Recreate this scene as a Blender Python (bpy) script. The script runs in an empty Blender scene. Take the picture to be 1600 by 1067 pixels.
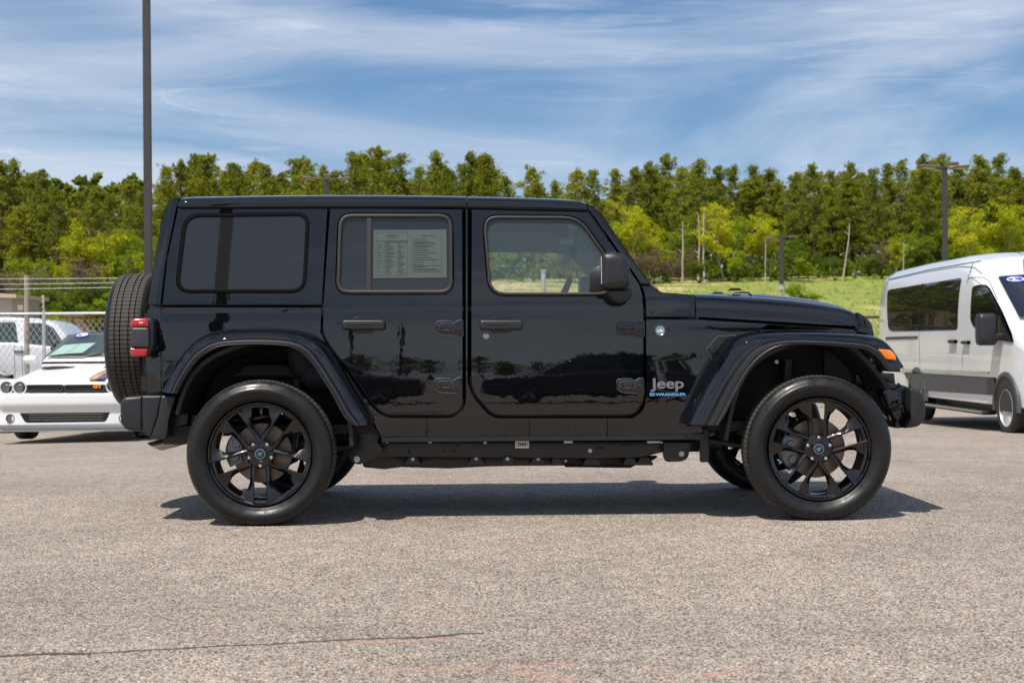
import bpy, bmesh, math, random
import numpy as np
from mathutils import Vector, Matrix, noise
PI = math.pi
rad = math.radians
S = bpy.context.scene
COL = S.collection

# ------------------------------------------------------------------ camera
FPX = 2250.0                                  # focal length in pixels of a 1600 px wide frame
CAM = Vector((1.229, -7.70, .962))
YAW, PITCH, ROLL = .0164, .0018, .0079
F0 = Vector((math.sin(YAW), math.cos(YAW), 0)); R0 = Vector((math.cos(YAW), -math.sin(YAW), 0)); U0 = Vector((0, 0, 1))
Fv = F0*math.cos(PITCH) + U0*math.sin(PITCH); U1 = U0*math.cos(PITCH) - F0*math.sin(PITCH)
Rv = R0*math.cos(ROLL) - U1*math.sin(ROLL); Uv = U1*math.cos(ROLL) + R0*math.sin(ROLL)
cd = bpy.data.cameras.new('camera'); cam = bpy.data.objects.new('camera', cd); COL.objects.link(cam)
m = Matrix((Rv, Uv, -Fv)).transposed().to_4x4(); m.translation = CAM; cam.matrix_world = m
cd.sensor_width = 36; cd.lens = FPX/1600*36; cd.clip_end = 3000; cd.clip_start = .1
cd.dof.use_dof = True; cd.dof.focus_distance = 7.9; cd.dof.aperture_fstop = 5.6
S.camera = cam

# ------------------------------------------------------------------ sky and sun
SUNV = Vector((-.30, -.42, 1.0)).normalized()          # towards the sun
w = bpy.data.worlds.new("World"); S.world = w; w.use_nodes = True
nt = w.node_tree; nt.nodes.clear()
def nn(t, k, **kw):
    n = t.nodes.new(k)
    for a, b in kw.items(): setattr(n, a, b)
    return n
out = nn(nt, 'ShaderNodeOutputWorld'); bg = nn(nt, 'ShaderNodeBackground')
sky = nn(nt, 'ShaderNodeTexSky'); sky.sky_type = 'NISHITA'; sky.sun_disc = False
sky.sun_elevation = math.asin(SUNV.z); sky.sun_rotation = math.atan2(SUNV.x, SUNV.y)
sky.air_density = 1.0; sky.dust_density = .05; sky.ozone_density = 3.5; sky.altitude = 100
tc = nn(nt, 'ShaderNodeTexCoord')
def cloud(rot, scl, nscale, detail, rough, lo, hi, dist=.6):
    mp = nn(nt, 'ShaderNodeMapping'); mp.inputs['Rotation'].default_value = rot; mp.inputs['Scale'].default_value = scl
    nt.links.new(tc.outputs['Generated'], mp.inputs[0])
    no = nn(nt, 'ShaderNodeTexNoise'); no.inputs['Scale'].default_value = nscale; no.inputs['Detail'].default_value = detail
    no.inputs['Roughness'].default_value = rough; no.inputs['Distortion'].default_value = dist
    nt.links.new(mp.outputs[0], no.inputs['Vector'])
    r = nn(nt, 'ShaderNodeMapRange'); r.interpolation_type = 'SMOOTHSTEP'
    r.inputs[1].default_value = lo; r.inputs[2].default_value = hi
    nt.links.new(no.outputs[0], r.inputs[0]); return r.outputs[0]
def mth(t, op, a, b=None, c=None):
    n = nn(t, 'ShaderNodeMath', operation=op)
    for i, x in enumerate((a, b, c)):
        if x is None: continue
        if hasattr(x, 'is_linked'): t.links.new(x, n.inputs[i])
        else: n.inputs[i].default_value = x
    return n.outputs[0]
c1 = cloud((0, rad(7), 0), (1.0, 1.0, 4.2), 2.0, 9, .54, .38, .70, 1.0)
c2 = cloud((0, rad(-12), 0), (1.6, 1.6, 13), 3.0, 11, .66, .53, .78, 1.6)
c3 = cloud((0, rad(4), rad(40)), (1.0, 1.0, 9), 6.0, 10, .66, .50, .85, .7)
cs = mth(nt, 'MULTIPLY', c1, .64); cs = mth(nt, 'ADD', cs, mth(nt, 'MULTIPLY', c2, .34)); cs = mth(nt, 'ADD', cs, mth(nt, 'MULTIPLY', mth(nt, 'MULTIPLY', c3, c1), .35))
sy_ = nn(nt, 'ShaderNodeSeparateXYZ'); nt.links.new(tc.outputs['Generated'], sy_.inputs[0])
back = nn(nt, 'ShaderNodeMapRange'); back.inputs[1].default_value = .1; back.inputs[2].default_value = -.6; back.inputs[3].default_value = 0; back.inputs[4].default_value = .42; nt.links.new(sy_.outputs[1], back.inputs[0])
cs = mth(nt, 'MINIMUM', mth(nt, 'ADD', cs, back.outputs[0]), .88)
hs = nn(nt, 'ShaderNodeHueSaturation'); hs.inputs['Saturation'].default_value = 1.22; hs.inputs['Value'].default_value = 1.0
nt.links.new(sky.outputs[0], hs.inputs['Color'])
mx = nn(nt, 'ShaderNodeMix', data_type='RGBA'); nt.links.new(cs, mx.inputs[0])
bl = nn(nt, 'ShaderNodeMix', data_type='RGBA'); bl.inputs[0].default_value = .7; nt.links.new(hs.outputs[0], bl.inputs[6]); sxyz = nn(nt, 'ShaderNodeSeparateXYZ'); nt.links.new(tc.outputs['Generated'], sxyz.inputs[0])
gr_ = nn(nt, 'ShaderNodeValToRGB'); nt.links.new(sxyz.outputs[2], gr_.inputs[0]); gr_.color_ramp.elements[0].color = (.26, .41, .59, 1); gr_.color_ramp.elements[1].color = (.045, .115, .28, 1); gr_.color_ramp.elements[1].position = .6
e_ = gr_.color_ramp.elements.new(.10); e_.color = (.155, .275, .45, 1); e_ = gr_.color_ramp.elements.new(.24); e_.color = (.065, .165, .35, 1)
scg = nn(nt, 'ShaderNodeVectorMath', operation='SCALE'); nt.links.new(gr_.outputs[0], scg.inputs[0]); scg.inputs['Scale'].default_value = 9.5; nt.links.new(scg.outputs[0], bl.inputs[7])
nt.links.new(bl.outputs[2], mx.inputs[6])
mx.inputs[7].default_value = (5.9, 6.35, 7.1, 1)
nt.links.new(mx.outputs[2], bg.inputs[0]); bg.inputs[1].default_value = .10; nt.links.new(bg.outputs[0], out.inputs[0])
sd = bpy.data.lights.new('sun', 'SUN'); sd.energy = 4.3; sd.angle = rad(.53); sd.color = (1, .94, .85)
sun = bpy.data.objects.new('sun', sd); COL.objects.link(sun)
sun.rotation_euler = SUNV.to_track_quat('Z', 'Y').to_euler(); sun.location = (0, -10, 30)
S.view_settings.view_transform = 'Standard'; S.view_settings.look = 'None'; S.view_settings.gamma = 1
S.view_settings.exposure = 0.38
S.render.engine = 'CYCLES'
S.cycles.transparent_max_bounces = 24; S.cycles.max_bounces = 8

# ------------------------------------------------------------------ pixel to world helpers
def ray(px, py): return Fv*FPX + Rv*(px-800) + Uv*(533.5-py)
def WY(px, py, Y):
    d = ray(px, py); t = (Y-CAM.y)/d.y; p = CAM+d*t; return (p.x, p.z)
def WX(px, py, X):
    d = ray(px, py); t = (X-CAM.x)/d.x; p = CAM+d*t; return (p.y, p.z)

# ------------------------------------------------------------------ tagging
def tag(o, label=None, cat=None, group=None, kind=None):
    if label: o['label'] = label
    if cat: o['category'] = cat
    if group: o['group'] = group
    if kind: o['kind'] = kind
    return o
def empty(name, loc=(0, 0, 0), rz=0, label=None, cat=None, group=None):
    o = bpy.data.objects.new(name, None); COL.objects.link(o); o.location = loc; o.rotation_euler = (0, 0, rz)
    o.empty_display_size = .2
    return tag(o, label, cat, group)
def copy_tree(o, parent=None):
    c = o.copy(); COL.objects.link(c); c.parent = parent
    for ch in list(o.children): copy_tree(ch, c)
    return c

# ------------------------------------------------------------------ materials
MATS = {}
def mat(name, col=(.5, .5, .5), rough=.5, metal=0, coat=0, coat_rough=.03, spec=.5, emit=None, bump=None, var=None, ior=1.5):
    """bump=(scale,strength,distance)  var=(scale,amount)"""
    if name in MATS: return MATS[name]
    m = bpy.data.materials.new(name); m.use_nodes = True; t = m.node_tree; b = t.nodes['Principled BSDF']
    b.inputs['Base Color'].default_value = (*col, 1); b.inputs['Roughness'].default_value = rough
    b.inputs['Metallic'].default_value = metal; b.inputs['Coat Weight'].default_value = coat
    b.inputs['Coat Roughness'].default_value = coat_rough; b.inputs['Coat IOR'].default_value = 1.64 if name == 'black_paint' else 1.5; b.inputs['IOR'].default_value = ior
    b.inputs['Specular IOR Level'].default_value = spec
    if emit: b.inputs['Emission Color'].default_value = (*emit[0], 1); b.inputs['Emission Strength'].default_value = emit[1]
    co = nn(t, 'ShaderNodeTexCoord')
    if bump:
        no = nn(t, 'ShaderNodeTexNoise'); no.inputs['Scale'].default_value = bump[0]; no.inputs['Detail'].default_value = 4
        t.links.new(co.outputs['Object'], no.inputs['Vector'])
        bp = nn(t, 'ShaderNodeBump'); bp.inputs['Strength'].default_value = bump[1]; bp.inputs['Distance'].default_value = bump[2]
        t.links.new(no.outputs[0], bp.inputs['Height']); t.links.new(bp.outputs[0], b.inputs['Normal'])
        if coat: t.links.new(bp.outputs[0], b.inputs['Coat Normal'])
    if var:
        no = nn(t, 'ShaderNodeTexNoise'); no.inputs['Scale'].default_value = var[0]; no.inputs['Detail'].default_value = 6
        t.links.new(co.outputs['Object'], no.inputs['Vector'])
        r = nn(t, 'ShaderNodeMapRange'); r.inputs[1].default_value = .3; r.inputs[2].default_value = .7
        r.inputs[3].default_value = 1-var[1]; r.inputs[4].default_value = 1+var[1]; t.links.new(no.outputs[0], r.inputs[0])
        v = nn(t, 'ShaderNodeVectorMath', operation='SCALE'); v.inputs[0].default_value = col
        t.links.new(r.outputs[0], v.inputs['Scale']); t.links.new(v.outputs[0], b.inputs['Base Color'])
    MATS[name] = m; return m
PAINT = mat('black_paint', (.0025, .0026, .0034), .5, coat=1, coat_rough=.01, bump=(4.0, .07, .006), spec=.0)
PLAST = mat('black_plastic', (.015, .016, .019), .42, bump=(900, .35, .0006), var=(3, .12))
LINER = mat('liner_plastic', (.010, .010, .011), .62, bump=(60, .3, .002))
FRAMEM = mat('frame_black', (.012, .012, .013), .38, bump=(25, .3, .002), var=(9, .25))
RUBT = mat('dark_rubber', (.004, .004, .004), .7, spec=.08)
TRIM = mat('brown_window_rubber', (.028, .0235, .021), .5)
HINGEM = mat('hinge_black', (.004, .004, .005), .3, coat=1, coat_rough=.07, spec=.2)
INTER = mat('interior_dark', (.03, .032, .035), .75)
LINING = mat('headliner', (.10, .11, .11), .9)
CHROME = mat('chrome', (.75, .75, .76), .15, metal=1)
STEEL = mat('zinc_steel', (.42, .42, .43), .38, metal=1)
DISCM = mat('brake_iron', (.16, .125, .10), .42, metal=1, var=(20, .3))
CALM = mat('caliper_grey', (.16, .165, .18), .4, metal=.7)
RIMM = mat('gloss_black_rim', (.003, .003, .004), .3, coat=1, coat_rough=.02, spec=.15)
RED = mat('red_lens', (.45, .008, .012), .12, coat=1)
ORANGE = mat('amber_lens', (.85, .20, .01), .15, coat=1)
SMOKE = mat('smoked_lens', (.03, .035, .045), .15, coat=1)
EXH = mat('exhaust_steel', (.42, .36, .31), .34, metal=1, var=(14, .3))
WHITEP = mat('white_paint', (.78, .78, .77), .4, coat=.5, coat_rough=.08)
BADGE = mat('badge_grey', (.28, .29, .32), .3, metal=.7)
BADGEB = mat('badge_blue', (.12, .42, .78), .35)
PAPER = mat('paper', (.78, .78, .76), .7)
INK = mat('ink', (.03, .03, .04), .7)
POLE = mat('bronze_pole', (.045, .04, .037), .5, var=(2, .15))
GALV = mat('galvanised', (.50, .51, .52), .45, metal=.5, var=(6, .2))
RUST = mat('rusty_wire', (.28, .10, .05), .8, var=(8, .4))
def glass(name, tint, refl_ior=1.5, haze=(0.02, 0.02, 0.02), hz=.0):
    m = bpy.data.materials.new(name); m.use_nodes = True; t = m.node_tree; t.nodes.clear()
    o = nn(t, 'ShaderNodeOutputMaterial'); tr = nn(t, 'ShaderNodeBsdfTransparent'); tr.inputs[0].default_value = (*tint, 1)
    df = nn(t, 'ShaderNodeBsdfDiffuse'); df.inputs[0].default_value = (*haze, 1)
    m1 = nn(t, 'ShaderNodeMixShader'); m1.inputs[0].default_value = hz; t.links.new(tr.outputs[0], m1.inputs[1]); t.links.new(df.outputs[0], m1.inputs[2])
    gl = nn(t, 'ShaderNodeBsdfGlossy'); gl.inputs['Roughness'].default_value = .01
    fr = nn(t, 'ShaderNodeFresnel'); fr.inputs[0].default_value = refl_ior
    m2 = nn(t, 'ShaderNodeMixShader'); t.links.new(fr.outputs[0], m2.inputs[0]); t.links.new(m1.outputs[0], m2.inputs[1]); t.links.new(gl.outputs[0], m2.inputs[2])
    t.links.new(m2.outputs[0], o.inputs[0]); MATS[name] = m; return m
TINTG = glass('privacy_glass', (.10, .105, .11), 1.72, (.020, .020, .021), .8)
CLEARG = glass('clear_glass', (.92, .97, .94), 1.7, (.30, .42, .42), .10)  # teal diffuse haze stands in for reflections on the pane
VANG = glass('van_glass', (.10, .11, .11), 2.3, (.01, .01, .01), .9)
CARG = glass('car_glass', (.30, .36, .35), 1.8, (.04, .06, .058), .6)

# ------------------------------------------------------------------ mesh builder
class MB:
    def __init__(s): s.v = []; s.f = []; s.m = []; s.mi = 0
    def add(s, vs, fs):
        o = len(s.v); s.v += [tuple(p) for p in vs]; s.f += [tuple(i+o for i in f) for f in fs]; s.m += [s.mi]*len(fs); return s
    def box(s, c, d, rot=None, bev=0):
        x, y, z = d[0]/2, d[1]/2, d[2]/2
        if bev:
            b = bev; L = []
            for zz, k in ((-z, b), (-z+b, 0), (z-b, 0), (z, b)):
                L.append([(-x+k+b*(1-(k > 0)), -y+k, zz), (x-k-b*(1-(k > 0)), -y+k, zz), (x-k, -y+k+b*(1-(k > 0)), zz), (x-k, y-k-b*(1-(k > 0)), zz),
                          (x-k-b*(1-(k > 0)), y-k, zz), (-x+k+b*(1-(k > 0)), y-k, zz), (-x+k, y-k-b*(1-(k > 0)), zz), (-x+k, -y+k+b*(1-(k > 0)), zz)])
            vs = [Vector(p) for r in L for p in r]
            fs = [(i*8+j, i*8+(j+1) % 8, (i+1)*8+(j+1) % 8, (i+1)*8+j) for i in range(3) for j in range(8)] + [tuple(range(7, -1, -1)), tuple(range(24, 32))]
        else:
            vs = [Vector((a*x, b_*y, c_*z)) for c_ in (-1, 1) for a, b_ in ((-1, -1), (1, -1), (1, 1), (-1, 1))]
            fs = [(3, 2, 1, 0), (4, 5, 6, 7), (0, 1, 5, 4), (1, 2, 6, 5), (2, 3, 7, 6), (3, 0, 4, 7)]
        if rot is not None: vs = [rot @ p for p in vs]
        c = Vector(c); return s.add([p+c for p in vs], fs)
    def tube(s, pts, r, n=8, cap=True):
        pts = [Vector(p) for p in pts]; k = len(pts); rr = r if isinstance(r, (list, tuple)) else [r]*k
        t0 = (pts[1]-pts[0]).normalized(); up = Vector((0, 0, 1)) if abs(t0.z) < .9 else Vector((1, 0, 0))
        a = t0.cross(up).normalized(); vs = []
        for i in range(k):
            t = (pts[min(i+1, k-1)]-pts[max(i-1, 0)]).normalized(); a = (a-t*a.dot(t)).normalized(); b = t.cross(a)
            for j in range(n):
                q = 2*PI*j/n; vs.append(pts[i]+(a*math.cos(q)+b*math.sin(q))*rr[i])
        fs = [(i*n+j, i*n+(j+1) % n, (i+1)*n+(j+1) % n, (i+1)*n+j) for i in range(k-1) for j in range(n)]
        fs = [f[::-1] for f in fs]
        if cap: fs += [tuple(range(n)), tuple(range(k*n-1, (k-1)*n-1, -1))]
        return s.add(vs, fs)
    def lathe_y(s, prof, c=(0, 0, 0), n=48, closed=False, wav=None):
        """prof: (r, y) revolve about the Y axis through c"""
        vs = []; k = len(prof)
        for i in range(n):
            q = 2*PI*i/n
            for (r, y) in prof: vs.append((c[0]+r*math.cos(q), c[1]+y, c[2]+r*math.sin(q)))
        fs = []
        for i in range(n):
            j = (i+1) % n
            for a in range(k if closed else k-1):
                b = (a+1) % k; fs.append((i*k+a, i*k+b, j*k+b, j*k+a))
        return s.add(vs, fs)
    def disc_y(s, r, c, n=24, th=.004):
        return s.lathe_y([(0.0001, 0), (r*.93, 0), (r, th*.4), (r, th)], c, n)
    def loft(s, rings, closed=True, caps=True):
        n = len(rings[0]); vs = [p for r in rings for p in r]; fs = []
        for i in range(len(rings)-1):
            for j in range(n if closed else n-1):
                fs.append((i*n+j, i*n+(j+1) % n, (i+1)*n+(j+1) % n, (i+1)*n+j))
        if caps and closed: fs += [tuple(range(n-1, -1, -1)), tuple(range((len(rings)-1)*n, len(rings)*n))]
        return s.add(vs, fs)
    def pillow(s, ol, yf, yb, r=.01, n=3, back=False):
        """outline in XZ extruded from Y=yf (front, rounded) to Y=yb; y may be a function of (x,z)"""
        ol = ccw(ol); nr = norms(ol); f = yf if callable(yf) else (lambda x, z: yf); g = yb if callable(yb) else (lambda x, z: yb)
        rings = []; cur = ol; last = 0; bx0 = min(p[0] for p in ol); bx1 = max(p[0] for p in ol); bz0 = min(p[1] for p in ol); bz1 = max(p[1] for p in ol)
        for i in range(n, -1, -1):
            a = PI/2*i/n; ins = r*(1-math.sin(a)); dy = r*(1-math.cos(a)); dd = ins-last; k_ = max(1, int(dd/.003)); last = ins
            if r <= .0045:
                if dd > 1e-7: cur = step_in(cur, dd)
            else:
                sx_ = max(.15, 1-2*ins/(bx1-bx0)); sz_ = max(.15, 1-2*ins/(bz1-bz0)); mx_, mz_ = (bx0+bx1)/2, (bz0+bz1)/2
                cur = [(mx_+(x-mx_)*sx_, mz_+(z-mz_)*sz_) for x, z in ol]
            rings.insert(0, [(x, dy, z) for x, z in cur])
        vs = []; k = len(ol)
        for q in rings: vs += [(x, f(x, z)+dy, z) for x, dy, z in q]
        if back:
            for i in range(n, -1, -1): vs += [(x, g(x, z)-dy, z) for x, dy, z in rings[i]]
        else: vs += [(x, g(x, z), z) for x, z in ol]
        m_ = len(vs)//k
        fs = [(i*k+j, (i+1)*k+j, (i+1)*k+(j+1) % k, i*k+(j+1) % k) for i in range(m_-1) for j in range(k)]
        fs = [f_[::-1] for f_ in fs]
        fs += [tuple(range(k)), tuple(range(m_*k-1, (m_-1)*k-1, -1))]
        return s.add(vs, fs)
    def build(s, name, mats, parent=None, angle=35, smooth=True, loc=None, recalc=True):
        me = bpy.data.meshes.new(name); me.from_pydata(s.v, [], s.f); me.validate()
        for m_ in (mats if isinstance(mats, (list, tuple)) else [mats]): me.materials.append(m_)
        if len(me.polygons) == len(s.m) and any(s.m): me.polygons.foreach_set('material_index', s.m)
        if recalc:
            b = bmesh.new(); b.from_mesh(me); bmesh.ops.recalc_face_normals(b, faces=b.faces); b.to_mesh(me); b.free()
        if smooth:
            me.polygons.foreach_set('use_smooth', [True]*len(me.polygons)); me.set_sharp_from_angle(angle=rad(angle))
        me.update(); o = bpy.data.objects.new(name, me); COL.objects.link(o)
        if parent: o.parent = parent
        if loc: o.location = loc
        return o
def area(ol): return sum(ol[i][0]*ol[(i+1) % len(ol)][1]-ol[(i+1) % len(ol)][0]*ol[i][1] for i in range(len(ol)))/2
def ccw(ol): return list(ol) if area(ol) > 0 else list(reversed(ol))
def norms(ol):
    """outward 2D vertex normals (miter-scaled) of a ccw outline"""
    n = len(ol); o = []
    for i in range(n):
        b = ol[i]; j = 1
        while j < n and abs(ol[i-j][0]-b[0])+abs(ol[i-j][1]-b[1]) < 2e-5: j += 1
        a = ol[i-j]; j = 1
        while j < n and abs(ol[(i+j) % n][0]-b[0])+abs(ol[(i+j) % n][1]-b[1]) < 2e-5: j += 1
        c = ol[(i+j) % n]
        e1 = Vector((b[0]-a[0], b[1]-a[1])); e2 = Vector((c[0]-b[0], c[1]-b[1]))
        if e1.length < 1e-9: e1 = e2
        if e2.length < 1e-9: e2 = e1
        n1 = Vector((e1.y, -e1.x)).normalized(); n2 = Vector((e2.y, -e2.x)).normalized(); q = n1+n2
        if q.length < 1e-6: q = n1
        q.normalize(); q = q/max(.5, q.dot(n1)); o.append((q.x, q.y))
    return o
def rpoly(pts, r=4, n=6):
    """corner-rounded polygon; a point may be (x,y) or (x,y,r)"""
    o = []; k = len(pts)
    for i in range(k):
        a, b, c = Vector(pts[i-1][:2]), Vector(pts[i][:2]), Vector(pts[(i+1) % k][:2])
        rr = pts[i][2] if len(pts[i]) > 2 else r
        if rr <= 0: o.append(tuple(b)); continue
        d1 = min(rr, .46*(a-b).length); d2 = min(rr, .46*(c-b).length)
        p, q = b+(a-b).normalized()*d1, b+(c-b).normalized()*d2
        for j in range(n+1):
            t = j/n; x = p*(1-t)**2+b*2*t*(1-t)+q*t*t; o.append((x.x, x.y))
    return o
def catmull(P, n=4):
    P = [Vector(p) for p in P]; o = []
    for i in range(len(P)-1):
        p0, p1, p2, p3 = P[max(i-1, 0)], P[i], P[i+1], P[min(i+2, len(P)-1)]
        for j in range(n):
            t = j/n; o.append(.5*((2*p1)+(p2-p0)*t+(2*p0-5*p1+4*p2-p3)*t*t+(3*p1-p0-3*p2+p3)*t**3))
    o.append(P[-1]); return o
def on(ol, yfn):
    """pixel outline -> world (x,z) on the surface Y=yfn(x,z)"""
    o = []
    for p in ol:
        y = yfn if not callable(yfn) else .2
        for _ in range(4):
            x, z = WY(p[0], p[1], y)
            if callable(yfn): y = yfn(x, z)
        o.append((x, z))
    return o
def inset(ol, d):
    ol = ccw(ol); k = max(1, int(abs(d)/.004))
    for _ in range(k): ol = step_in(ol, d/k)
    return ol
def step_in(ol, d):
    """offset a ccw outline inward by d; edges that would fold are collapsed, vertex count kept"""
    n = len(ol); q = [(x-a*d, z-b*d) for (x, z), (a, b) in zip(ol, norms(ol))]
    for _ in range(3):
        ch = False
        for i in range(n):
            j = (i+1) % n; e = (ol[j][0]-ol[i][0])*(q[j][0]-q[i][0])+(ol[j][1]-ol[i][1])*(q[j][1]-q[i][1])
            if e < 0: m_ = ((q[i][0]+q[j][0])/2, (q[i][1]+q[j][1])/2); q[i] = q[j] = m_; ch = True
        if not ch: break
    return q
def panel(name, ol, m, parent, yfn, holes=(), c=.004, th=.03, gap=0, zc=(), step=.04, mirror=False, xstep=None):
    """curved sheet-metal panel with analytic normals and rolled edges; outline/holes in world (x,z)"""
    f = yfn if callable(yfn) else (lambda x, z: yfn)
    def nrm(x, z):
        e = .002; n = Vector(((f(x+e, z)-f(x-e, z))/(2*e), -1, (f(x, z+e)-f(x, z-e))/(2*e))); n.normalize(); return n
    ol = ccw(ol)
    if gap: ol = inset(ol, gap)
    loops = [(ol, norms(ol))]
    for h in holes:
        h = list(reversed(ccw(h))); loops.append((h, [(a, b) for a, b in norms(h)]))
    bm = bmesh.new(); edges = []
    for L, N in loops:
        vs = [bm.verts.new((x-nx*c, 0, z-nz*c)) for (x, z), (nx, nz) in zip(L, N)]
        edges += [bm.edges.new((vs[i], vs[(i+1) % len(vs)])) for i in range(len(vs))]
    bmesh.ops.triangle_fill(bm, edges=edges, use_beauty=True)
    zs = [v.co.z for v in bm.verts]; z0, z1 = min(zs), max(zs); k = int((z1-z0)/step)
    cuts = [z0+(i+.5)*step for i in range(k)] + [z for z in zc if z0 < z < z1]
    for z in cuts:
        bmesh.ops.bisect_plane(bm, geom=bm.verts[:]+bm.edges[:]+bm.faces[:], plane_co=(0, 0, z), plane_no=(0, 0, 1), dist=1e-5)
    if xstep:
        xs_ = [v.co.x for v in bm.verts]; x0_, x1_ = min(xs_), max(xs_)
        for q_ in range(1, int((x1_-x0_)/xstep)+1):
            bmesh.ops.bisect_plane(bm, geom=bm.verts[:]+bm.edges[:]+bm.faces[:], plane_co=(x0_+q_*xstep, 0, 0), plane_no=(1, 0, 0), dist=1e-5)
    V = [[v.co.x, f(v.co.x, v.co.z), v.co.z] for v in bm.verts]; bm.verts.index_update()
    F = []; NL = []
    for fc in bm.faces:
        fc.normal_update(); idx = [v.index for v in fc.verts]
        if fc.normal.y > 0: idx.reverse()
        F.append(idx); NL += [nrm(V[i][0], V[i][2]) for i in idx]
    bm.free()
    for L, N in loops:
        o = len(V); k = len(L)
        for (x, z), (nx, nz) in zip(L, N): V.append([x-nx*c, f(x-nx*c, z-nz*c), z-nz*c])
        for (x, z) in L: V.append([x, f(x, z)+c, z])
        for (x, z) in L: V.append([x, f(x, z)+th, z])
        SN = [Vector((nx, 0, nz)).normalized() for nx, nz in N]; FN = [nrm(x, z) for x, z in L]
        for i in range(k):
            j = (i+1) % k
            F.append([o+i, o+j, o+k+j, o+k+i]); NL += [FN[i], FN[j], SN[j], SN[i]]
            F.append([o+k+i, o+k+j, o+2*k+j, o+2*k+i]); NL += [SN[i], SN[j], SN[j], SN[i]]
    if mirror:
        V = [[x, WID-y, z] for x, y, z in V]; F2 = []; N2 = []; q = 0
        for fc in F:
            n_ = NL[q:q+len(fc)]; q += len(fc); F2.append(fc[::-1]); N2 += [Vector((a.x, -a.y, a.z)) for a in reversed(n_)]
        F, NL = F2, N2
    me = bpy.data.meshes.new(name); me.from_pydata(V, [], F); me.materials.append(m)
    me.polygons.foreach_set('use_smooth', [True]*len(F)); me.update()
    if len(me.loops) == len(NL): me.normals_split_custom_set([tuple(n_) for n_ in NL])
    o = bpy.data.objects.new(name, me); COL.objects.link(o)
    if parent: o.parent = parent
    return o
WID = 1.87
def mir(o, name=None):
    """mirrored twin of a part on the other flank (about the car's centre plane)"""
    me = o.data.copy(); me.transform(Matrix.Translation((0, WID, 0)) @ Matrix.Diagonal((1, -1, 1, 1))); me.flip_normals()
    c = bpy.data.objects.new(name or o.name.split('.')[0], me); COL.objects.link(c); c.parent = o.parent; return c
def text(s, size, mt, parent, name, origin, ext=.002, xdir=(1, 0, 0), up=(0, 0, 1), bold=0, width=None, shear=0, align='LEFT'):
    cu = bpy.data.curves.new(name, 'FONT'); cu.body = s; cu.size = size; cu.extrude = ext; cu.offset = bold; cu.shear = shear; cu.align_x = align
    t = bpy.data.objects.new(name, cu); COL.objects.link(t); bpy.context.view_layer.update()
    me = bpy.data.meshes.new_from_object(t.evaluated_get(bpy.context.evaluated_depsgraph_get())); bpy.data.objects.remove(t); bpy.data.curves.remove(cu)
    X = Vector(xdir).normalized(); Z = Vector(up).normalized(); N = X.cross(Z)
    sx = 1
    if width:
        xs = [v.co.x for v in me.vertices]; sx = width/(max(xs)-min(xs))
    M = Matrix((X*sx, Z, N)).transposed().to_4x4(); M.translation = Vector(origin)
    me.transform(M); me.materials.clear(); me.materials.append(mt)
    o = bpy.data.objects.new(name, me); COL.objects.link(o); o.parent = parent; return o

# ================================================================== terrain
def sm(a, b, x): t = max(0, min(1, (x-a)/(b-a))); return t*t*(3-2*t)
def H(x, y):
    if y < 2: z = 0
    else: z = -.024*(min(y, 24)-2)-.014*min(12, max(0, -x))*sm(2, 10, y)*(1-sm(40, 60, y))
    if y > 34:
        z += 7.5*(min(y, 122)-34)/88 if y > 40 else 7.5*6/88*((y-34)/6)**2*1.0
    if y > 122: z += .035*(y-122)
    a = sm(36, 60, y)
    z += a*(.35*noise.noise(Vector((x*.03, y*.03, 3)))+.12*noise.noise(Vector((x*.15, y*.15, 7))))
    if y < -40: z += 0
    return z
def grid(name, xs, ys, dz, m, kind='structure'):
    vs = [(x, y, H(x, y)+dz(x, y)) for y in ys for x in xs]; n = len(xs)
    fs = [(j*n+i, j*n+i+1, (j+1)*n+i+1, (j+1)*n+i) for j in range(len(ys)-1) for i in range(n-1)]
    o = MB().add(vs, fs).build(name, m, None, 180, recalc=False); o['kind'] = kind; return o
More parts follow.
